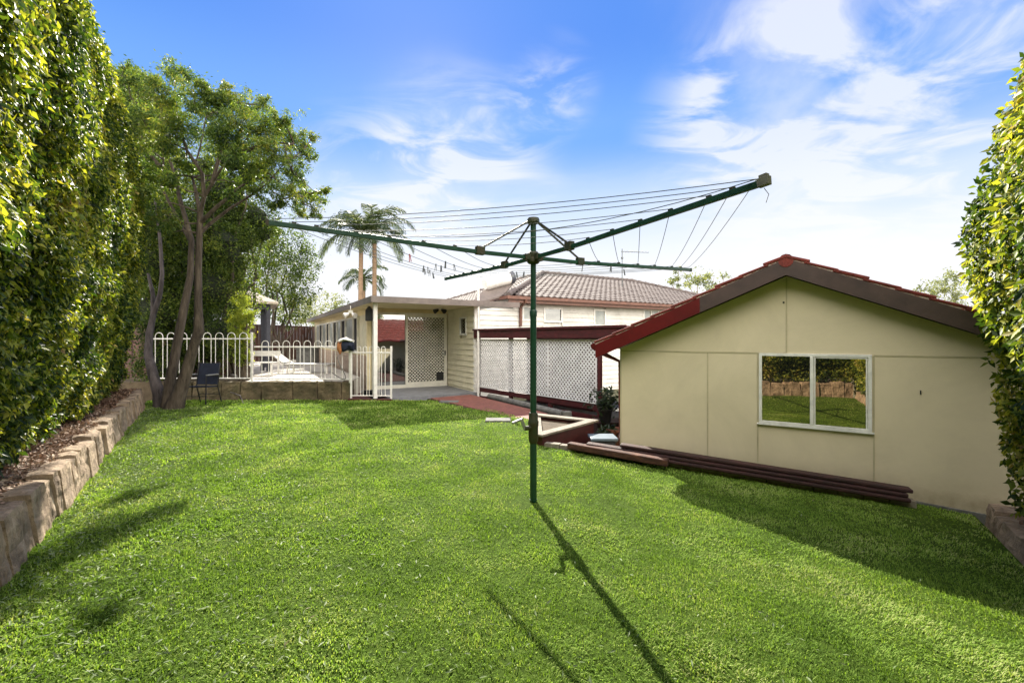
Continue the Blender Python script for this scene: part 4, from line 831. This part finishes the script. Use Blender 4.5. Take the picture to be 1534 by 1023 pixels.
for (O, U, Wd_, lu, nm) in ((cr[0], v2, u2, LH, 'f'), (cr[3], -u2, v2, WH, 'l'), (cr[1], u2, -v2, WH, 'r'), (cr[2], -v2, -u2, LH, 'b')):
    upv = norm(Wd_*h2+V(0,0,rise)); tb = MB(); tiles(tb, O+V(0,0,.01), U, upv, lu, sl2, .30, .34, .045, .03, inside=lambda u, v, lu=lu: (v/sl2*h2 < u-.05) and (v/sl2*h2 < lu-u-.05), seg=4)
    tb.build('roof_tiles', 'brown_tile', rr_)
rd = MB()
def caps(p, q):
    n = int(np.linalg.norm(q-p)/.38); d = (q-p)/n
    for i in range(n): rd.tube([p+d*i+V(0,0,.04), p+d*(i+1.06)+V(0,0,.055)], [.10, .125], 8)
caps(cr[0], RA_); caps(cr[3], RA_); caps(cr[1], RB_); caps(cr[2], RB_); caps(RA_, RB_); rd.build('ridge_caps', 'brown_tile', rr_, smooth=True)
mb = MB()
mb.obox(cr[0]-u2*.10-v2*.1+V(0,0,-.12), v2*(LH+.2), u2*.10, V(0,0,.12)); mb.obox(cr[0]-v2*.10+V(0,0,-.12), u2*WH, v2*.10, V(0,0,.12)); mb.build('gutter', 'gutter_brown', hs)
mb = MB(); mb.obox(cr[0]+V(0,0,-.24), v2*LH, u2*.03, V(0,0,.19)); mb.obox(cr[0]+u2*.03+V(0,0,-.24), v2*LH, u2*.47, V(0,0,.02)); mb.build('fascia', 'gutter_brown', hs)
mb = MB(); g1 = onplane(788, 449, G0-u2*.05, v2); w1 = onplane(780, 460, W0-u2*.08, v2); w2 = onplane(780, 489, W0-u2*.08, v2)
mb.tube([g1+V(0,0,.05), g1-V(0,0,.08), w1, V(w1[0], w1[1], w2[2])], .06, 10); mb.build('downpipe', 'gutter_brown', hs, smooth=True)
# solar hot water unit on the left slope of the roof
tcn = at(748, 420, 17.9); ax = norm(at(772, 414, 18.3)-at(722, 427, 17.4)); tcn = (at(772, 414, 18.3)+at(722, 427, 17.4))/2
r = thing('solar_water_heater', 'white cylindrical solar hot water tank on the brown tiled roof', 'water heater', tuple(tcn))
mb = MB(); mb.tube([tcn-ax*.70, tcn-ax*.64, tcn+ax*.45], [.20, .25, .25], 20); mb.build('tank', 'white', r, smooth=True); mb = MB(); mb.tube([tcn+ax*.452, tcn+ax*.66, tcn+ax*.70], [.255, .25, .18], 20); mb.build('end_cap', 'post_dark', r, smooth=True)
pn = norm(V(-.45, -.75, -.42)); sd_ = ax; mb = MB(); b_ = tcn-ax*.75-V(0,0,.27); mb.obox(b_, ax*1.5, norm(V(-.30,-.55,-.42))*1.1, V(0,0,.06)); mb.build('collector_panel', 'fascia_grey', r)
mb = MB()
for t in (-.5, .4):
    c = tcn+ax*t; mb.beam(c-V(0,0,.24), c-V(0,0,.75), .04, .04)
mb.build('support', 'galv', r)
ab = at(932, 424, 24); r = thing('tv_antenna', 'thin television antenna on a mast above the brown roof', 'antenna', tuple(ab))
mb = MB(); mb.tube([ab-V(0,0,.35), at(932, 373, 24)], .022, 8); mb.build('mast', 'wire', r); mb = MB(); t = at(932, 377, 24); mb.tube([t-V(.05,0,0), t+V(1.40,0,-.05)], .016, 6)
for i in range(9): c = t+V(.05+i*.16,0,-.005*i); mb.tube([c-V(0,.28-.015*i,0), c+V(0,.28-.015*i,0)], .008, 4)
mb.tube([t-V(0,0,.30), t-V(0,0,.38)], .06, 8); mb.build('boom', 'wire', r)

# ------------------------------------------------------------------ lattice carport
LA, LB = V(-1.02, 13.25, 0), V(1.82, 9.70, 0); LD = norm(LB-LA); LO = V(LD[1], -LD[0], 0); LO = LO if np.dot(LO, -LA) > 0 else -LO; LL = np.linalg.norm(LB-LA)
cp = thing('carport', 'maroon flat-roofed carport screened with white diagonal lattice', 'carport', tuple(LA))
mb = MB(); mb.obox(LA+LO*.12+V(0,0,1.56), LD*5.35, -LO*.04, V(0,0,.24)); mb.build('fascia', 'maroon', cp); mb = MB(); mb.obox(LA-LD*.0+LO*.16+V(0,0,1.77), LD*5.4, -LO*.035, V(0,0,.05)); mb.build('gutter_lip', 'maroon', cp)
mb = MB(); mb.obox(LA+LO*.07+V(0,0,1.77), LD*5.35, -LO*4.0, V(0,0,.035)); mb.build('roof', 'maroon', cp)
pieces = 3
mb = MB(); mb.obox(LA-LO*1.9+V(0,0,-.42), LD*2.9, -LO*.06, V(0,0,2.1)); mb.build('dark_backing', 'maroon', cp)  # dark sheet added behind the lattice so its gaps look shaded
for i in range(pieces):
    s0, s1 = LL*i/pieces, LL*(i+1)/pieces; mb = MB(); lattice(mb, LA+LD*(s0+.012), LD, LO, s1-s0-.024, .18, 1.52, .100, .033, .006); lp = mb.build('lattice_panel', 'lattice', cp)
    f = MB()
    for (a, b, c, d) in ((s0, s1, .155, .185), (s0, s1, 1.50, 1.53), (s0, s0+.03, .185, 1.50), (s1-.03, s1, .185, 1.50)): f.obox(LA+LD*a+LO*.014+V(0,0,c), LD*(b-a), LO*.01, V(0,0,d-c))
    f.build('panel_frame', 'lattice', lp)
for i in range(4):
    mb = MB(); p = LA+LD*(LL*i/3-.03); mb.obox(p-LO*.09+V(0,0,-.75), LD*.09, LO*.085, V(0,0,2.32)); mb.build('post', 'maroon', cp)
mb = MB(); mb.obox(LA-LO*.0+V(0,0,.02), LD*LL, -LO*.05, V(0,0,.12)); mb.obox(LA+V(0,0,-.2), LD*LL, -LO*.05, V(0,0,.10)); mb.build('rail', 'maroon', cp)
tag(MB().prism([LA+V(0,0,-.42)-LO*.2, LB+LD*1.5+V(0,0,-.42)-LO*.2, LB+LD*1.5-LO*4+V(0,0,-.42), LA-LO*4+V(0,0,-.42)], (0,0,-.2)).build('carport_slab', 'concrete'), kind='structure')
# odds and ends beside the carport
def pot(px, d, z0, h, rad, mat, label, plant=None, seed=0):
    c = at(px, 600, d); c[2] = z0; r = thing('plant_pot', label, 'plant pot', tuple(c), 'pots between the carport and the shed')
    mb = MB(); mb.lathe(c, [(rad*.68,0), (rad*.95,h*.85), (rad*1.08,h*.86), (rad*1.08,h), (rad*.9,h), (rad*.85,h*.88)], 18); mb.build('pot', mat, r, smooth=True)
    if plant:
        n = 260; d_ = norm(rng.normal(0, 1, (n, 3))+V(0,0,1.2)); P = c+V(0,0,h)+d_*rng.uniform(.05, plant, n)[:, None]; vv, ff = leaves(P, d_, .15, W=.3, fold=.1, jit=.5, droop=-.5); fast('foliage', vv, ff, 'lf_dark', r)
        st = MB()
        for k_ in range(7): e = c+V(0,0,h)+norm(rng.normal(0, 1, 3)+V(0,0,1.6))*plant*.8; st.tube([c+V(0,0,h*.85), e], [.012, .005], 5)
        st.build('stems', 'bark_grey', r)
pot(907, 8.9, -.1, .28, .14, 'black', 'dark potted shrub with spiky leaves beside the lattice end', .42)
pot(922, 8.1, -.35, .30, .16, 'terracotta', 'brown pot standing against the shed corner')
pot(912, 8.1, -.55, .32, .16, 'concrete', 'grey pot low beside the planter', .2)
tag(MB().obox(at(895,600,8.95)*V(1,1,0)+V(0,0,-.72), (.60,0,0), (0,.5,0), (0,0,.60)).obox(at(895,600,8.9)*V(1,1,0)+V(-.02,-.02,-.118), (.64,0,0), (0,.54,0), (0,0,.03)).build('timber_stand', 'sleeper_dark', bevel=.01), 'dark low timber stand under the spiky pot plant', 'stand')
c = at(902, 656, 7.2); r = thing('storage_tub', 'grey blue lidded tub in the gap beside the shed', 'tub', (c[0], c[1], -.7))
mb = MB(); mb.prism([(c[0]-.16,c[1]-.14,-.72), (c[0]+.18,c[1]-.14,-.72), (c[0]+.18,c[1]+.16,-.72), (c[0]-.16,c[1]+.16,-.72)], (0,0,c[2]+.70)); mb.build('body', 'post_dark', r, bevel=.02)
mb = MB(); mb.box(c[0]-.20, c[0]+.22, c[1]-.18, c[1]+.2, c[2]-.015, c[2]+.03); mb.build('lid', 'bluegrey', r, bevel=.012)

# ------------------------------------------------------------------ pool terrace, fences
mb = MB(); mb.prism([V(-6.95, 11.95, .43), V(-4.35, 11.95, .43), D0-v_*.35+V(0,0,.43)-u_*.6, D0-v_*.35+u_*14+V(0,0,.43), V(-15, 26, .43), V(-9.4, 15, .43)], (0,0,-1.1)); tag(mb.build('pool_terrace', 'paving'), kind='structure')
def fence_run(P, D, Ln, zb, zt, label, name='pool_fence', cat='fence', hoop=.085, gap=.085, posts=(True, True), n=None):
    P = np.array(P, float); r = thing(name, label, cat, (P[0], P[1], zb), 'white hoop top pool fencing'); mb = MB(); rt = .012; rl = zt-.16
    mb.tube([P+V(0,0,zb+.06), P+D*Ln+V(0,0,zb+.06)], .017, 8); mb.build('rail', 'white', r, smooth=True); mb = MB(); mb.tube([P+V(0,0,rl), P+D*Ln+V(0,0,rl)], .017, 8); mb.build('rail', 'white', r, smooth=True)
    for i, f in enumerate(posts):
        if f: q = P+D*(Ln*i); mb = MB(); mb.obox(q-V(.02,.02,0)+V(0,0,zb-.04), (.045,0,0), (0,.045,0), (0,0,zt-zb+.05)); mb.build('post', 'white', r, bevel=.004)
    per = hoop+gap; k_ = int((Ln-.10)/per); st = (Ln-k_*per+gap)/2
    for i in range(k_):
        a = P+D*(st+i*per); b = a+D*hoop; c = (a+b)/2; rad = hoop/2; pts_ = [a+V(0,0,zb+.06), a+V(0,0,zt-rad)]+[c-D*rad*math.cos(t)+V(0,0,zt-rad+rad*math.sin(t)) for t in np.linspace(.3, math.pi-.3, 7)]+[b+V(0,0,zt-rad), b+V(0,0,zb+.06)]
        h = MB(); h.tube(pts_, .0095, 6); h.build('hoop', 'white', r, smooth=True)
X_ = V(1, 0, 0); fx = lambda px: (px-CX)/F*11.9
fence_run((fx(226), 11.9, 0), X_, fx(377)-fx(226), .45, 1.70, 'taller white hoop top fence panel behind the tree trunks', hoop=.20, gap=.115, posts=(True, True))
fence_run((fx(381), 11.9, 0), X_, fx(524)-fx(381), .43, 1.49, 'lower white hoop top fence panel before the pale terrace', hoop=.175, gap=.10, posts=(False, True))
gp = fx(527); fence_run((gp, 11.85, 0), norm(V(1, -.02, 0)), fx(587)-gp, .0, 1.34, 'white upright bar pool gate in front of the porch post', 'pool_gate', 'gate', hoop=.095, gap=.065)
mb = MB(); mb.prism([V(-4.22, 11.7, 0), V(-3.05, 11.62, 0), V(-3.3, 12.0, 0), V(-4.1, 13.6, 0), V(-4.4, 13.6, 0)], (0,0,-.3)); tag(mb.build('tiled_step', 'maroon', loc=(-4.2, 11.7, 0)), 'low maroon tiled step under the white gate', 'step')
# towels on the gate post
tw_ = at(519, 517, 11.78); r = thing('towel_bundle', 'navy white and orange towels draped over the fence beside the gate', 'towels', tuple(tw_))
def cloth(c, w_, h, t, mat, seed):
    V_ = []; Fc = []; n1, n2 = 12, 10
    for i in range(n1+1):
        for j in range(n2):
            a = 2*math.pi*j/n2; s_ = i/n1; rr = (1-.25*(2*s_-1)**4)*(1+.14*math.sin(3*a+seed+s_*5)); V_.append(c+V((s_-.5)*w_, math.cos(a)*t*rr, math.sin(a)*h*rr-.02*math.sin(s_*6+seed)))
    for i in range(n1):
        for j in range(n2): Fc.append((i*n2+j, i*n2+(j+1)%n2, (i+1)*n2+(j+1)%n2, (i+1)*n2+j))
    Fc.append(tuple(range(n2))[::-1]); Fc.append(tuple(n1*n2+j for j in range(n2))); return MB().add(V_, Fc)
cloth(tw_+V(.04,0,-.02), .30, .14, .10, 0, 1).build('towel', 'navy', r, smooth=True); cloth(tw_+V(.0,0,.13), .36, .045, .12, 0, 2).build('towel', 'white', r, smooth=True); cloth(tw_+V(-.17,0,-.06), .12, .15, .07, 0, 4).build('towel', 'orange', r, smooth=True)
mb = MB(); hx = at(516, 548, 11.75); hpz = [hx+V(.35*math.cos(t)*(1-.1*i%3), -.03, .34*math.sin(t)) for i, t in enumerate(np.linspace(-2.6, .9, 18))]; mb.tube(hpz, .012, 6); tag(mb.build('garden_hose', 'concrete', smooth=True, loc=tuple(hx)), 'loose loop of grey hose hanging on the fence beside the gate', 'hose')
mb = MB(); mb.prism([V(-16, 11.98, .40), V(-6.99, 11.98, .40), V(-9.44, 15, .40), V(-15.04, 26, .40), V(-22, 26, .40)], (0,0,-1.1)); tag(mb.build('garden_bed_soil', 'soil'), kind='structure')
# brown boundary fence
def bfence(P, Q, z0, z1, label):
    P, Q = V(*P, 0), V(*Q, 0); D = norm(Q-P); Ln = np.linalg.norm(Q-P); o = V(D[1], -D[0], 0); r = thing('boundary_fence', label, 'fence', tuple(P)); mb = MB(); s_ = 0; sheet = MB()
    while s_ < Ln: sheet.obox(P+D*s_+V(0,0,z0), D*.13, o*.02, V(0,0,z1-z0)); sheet.obox(P+D*(s_+.13)+o*-.025+V(0,0,z0), D*.12, o*.02, V(0,0,z1-z0)); s_ += .25
    sheet.build('sheeting', 'fence_brown', r); mb.obox(P-o*.03+V(0,0,z1), D*Ln, o*.06, V(0,0,.05)); mb.build('top_rail', 'fence_brown', r)
    s_ = 0
    while s_ < Ln: p_ = MB(); p_.obox(P+D*s_+o*.021+V(0,0,z0), D*.06, o*.04, V(0,0,z1-z0)); p_.build('post', 'fence_brown', r); s_ += 2.4
bfence((-13.6, 16.0), (-11.2, 27.2), .2, 2.18, 'dark brown ribbed steel fence behind the gazebo posts')
bfence((-12.4, 13.2), (-9.0, 14.4), .2, 2.0, 'brown fence in shade behind the dark shrubs')
# gazebo
gc = at(402, 556, 15.6); gc[2] = .43; gz2 = 2.72; r = thing('gazebo', 'square gazebo with charcoal posts and pale pyramid roof', 'gazebo', tuple(gc))
GW = 2.5
def gp_(a, b, z): return V(gc[0], gc[1], 0)-v_*a+u_*b+V(0,0,z)
for (a, b) in ((0, 0), (.17, .35), (GW, 0), (GW, GW), (0.05, GW)):
    mb = MB(); mb.obox(gp_(a+.06, b-.06, .43), v_*.12, u_*.12, V(0,0,gz2-.43)); mb.build('post', 'post_dark', r, bevel=.008)
e = .30; k4 = [gp_(-e,-e,0), gp_(GW+e,-e,0), gp_(GW+e,GW+e,0), gp_(-e,GW+e,0)]; ap = gp_(GW/2, GW/2, gz2+.85)
mb = MB(); mb.add([p+V(0,0,gz2) for p in k4]+[ap]+[p+V(0,0,gz2+.07) for p in k4], [(5,6,4), (6,7,4), (7,8,4), (8,5,4), (0,1,6,5), (1,2,7,6), (2,3,8,7), (3,0,5,8), (3,2,1,0)]); mb.build('roof', 'gaz_roof', r)
mb = MB(); mb.obox(gp_(GW+.05, -.06, gz2-.17), v_*(GW+.1), u_*.1, V(0,0,.168)); mb.obox(gp_(.05, .05, gz2-.17), v_*.1, u_*GW, V(0,0,.168)); mb.build('beam', 'post_dark', r)
# terrace furniture
c = at(392, 556, 14.0); c[2] = .43; r = thing('garden_bench', 'white slatted bench on the pale terrace beside the fence post', 'bench', tuple(c))
for i in range(5): mb = MB(); mb.box(c[0]-.45, c[0]+.45, c[1]-.25+i*.1, c[1]-.17+i*.1, .80, .825); mb.build('slat', 'white', r)
mb = MB(); mb.box(c[0]-.45, c[0]+.45, c[1]+.24, c[1]+.27, 1.0, 1.16); mb.build('backrest', 'white', r)
for sx in (-1, 1):
    mb = MB(); mb.box(c[0]+sx*.40-.02, c[0]+sx*.40+.02, c[1]-.22, c[1]-.18, .43, .80); mb.box(c[0]+sx*.40-.02, c[0]+sx*.40+.02, c[1]+.2, c[1]+.24, .43, 1.16); mb.build('leg', 'white', r)
c = at(452, 556, 14.6); c[2] = .43; M['weathered'] = pm('weathered_white', (.36, .35, .33), (.24, .23, .22), 8, .7); r = thing('sun_lounger', 'low white sun lounger on the terrace near the brown fence', 'lounger', tuple(c))
mb = MB(); mb.prism([c+V(-.6,0,.25), c+V(.9,-.1,.25), c+V(.9,.5,.25), c+V(-.6,.6,.25)], (0,0,.06)); mb.build('bed', 'weathered', r, bevel=.02); mb = MB(); mb.prism([c+V(-.62,0,.30), c+V(-.62,.6,.30), c+V(-1.05,.62,.62), c+V(-1.05,.02,.62)], (0,0,.05)); mb.build('backrest', 'weathered', r, bevel=.01)
for (x, y) in ((-.5,.08), (.8,.02), (-.5,.5), (.8,.42)): mb = MB(); mb.box(c[0]+x-.02, c[0]+x+.02, c[1]+y-.02, c[1]+y+.02, .43, .68); mb.build('leg', 'white', r)
c = at(461, 556, 19); c[2] = .43; mb = MB(); mb.box(c[0]-.35, c[0]+.35, c[1]-.3, c[1]+.3, .43, 1.1); mb.box(c[0]-.38, c[0]+.38, c[1]-.33, c[1]+.33, 1.102, 1.16); tag(mb.build('pool_equipment_box', 'concrete', bevel=.02, loc=tuple(c)), 'grey equipment box beside the brown fence', 'box')
# patio chair by the tree
cc = V(-7.5, 11.0, 0); r = thing('patio_chair', 'dark blue slung metal chair under the tree beside the stone wall', 'chair', tuple(cc))
zc = -.02; cw = .26
def cpx(x, y, z): return cc+V(x, y, z+zc)
for sg in (-1, 1):
    mb = MB(); mb.tube([cpx(sg*cw, -.24, 0), cpx(sg*cw, -.22, .66), cpx(sg*cw, -.12, .68), cpx(sg*cw, .22, .66)], .014, 8); mb.build('front_leg', 'black', r, smooth=True)
    mb = MB(); mb.tube([cpx(sg*cw, .34, 0), cpx(sg*cw, .20, .40), cpx(sg*cw, .30, .98)], .014, 8); mb.build('rear_leg', 'black', r, smooth=True)
    mb = MB(); mb.box(*(cpx(sg*cw-.03, -.2, .685)[[0]].tolist()+cpx(sg*cw+.03, 0, 0)[[0]].tolist()), cc[1]-.2, cc[1]+.2, .665, .69); mb.build('armrest', 'galv', r, bevel=.006)
mb = MB(); mb.obox(cpx(-cw+.015, -.22, .41), (2*cw-.03,0,0), (0,.44,-.03), (0,0,.03)); mb.build('seat', 'navy', r, bevel=.01)
mb = MB(); mb.obox(cpx(-cw+.015, .20, .44), (2*cw-.03,0,0), (0,.10,.52), (0,.02,0)); mb.build('backrest', 'navy', r)
mb = MB(); mb.tube([cpx(-cw, -.23, .2), cpx(cw, -.23, .2)], .010, 6); mb.tube([cpx(-cw, .28, .2), cpx(cw, .28, .2)], .010, 6); mb.build('stretcher', 'black', r)
# fallen stick
s1 = at(345, 583, 11.3); mb = MB(); mb.tube([V(s1[0], s1[1], .22), V(s1[0]+.28, s1[1]-.06, .14), V(s1[0]+.5, s1[1]-.3, -.02)], [.012, .014, .008], 6); tag(mb.build('fallen_branch', 'bark_grey', loc=tuple(s1)), 'thin curved bare branch leaning on the mossy stone wall', 'branch')
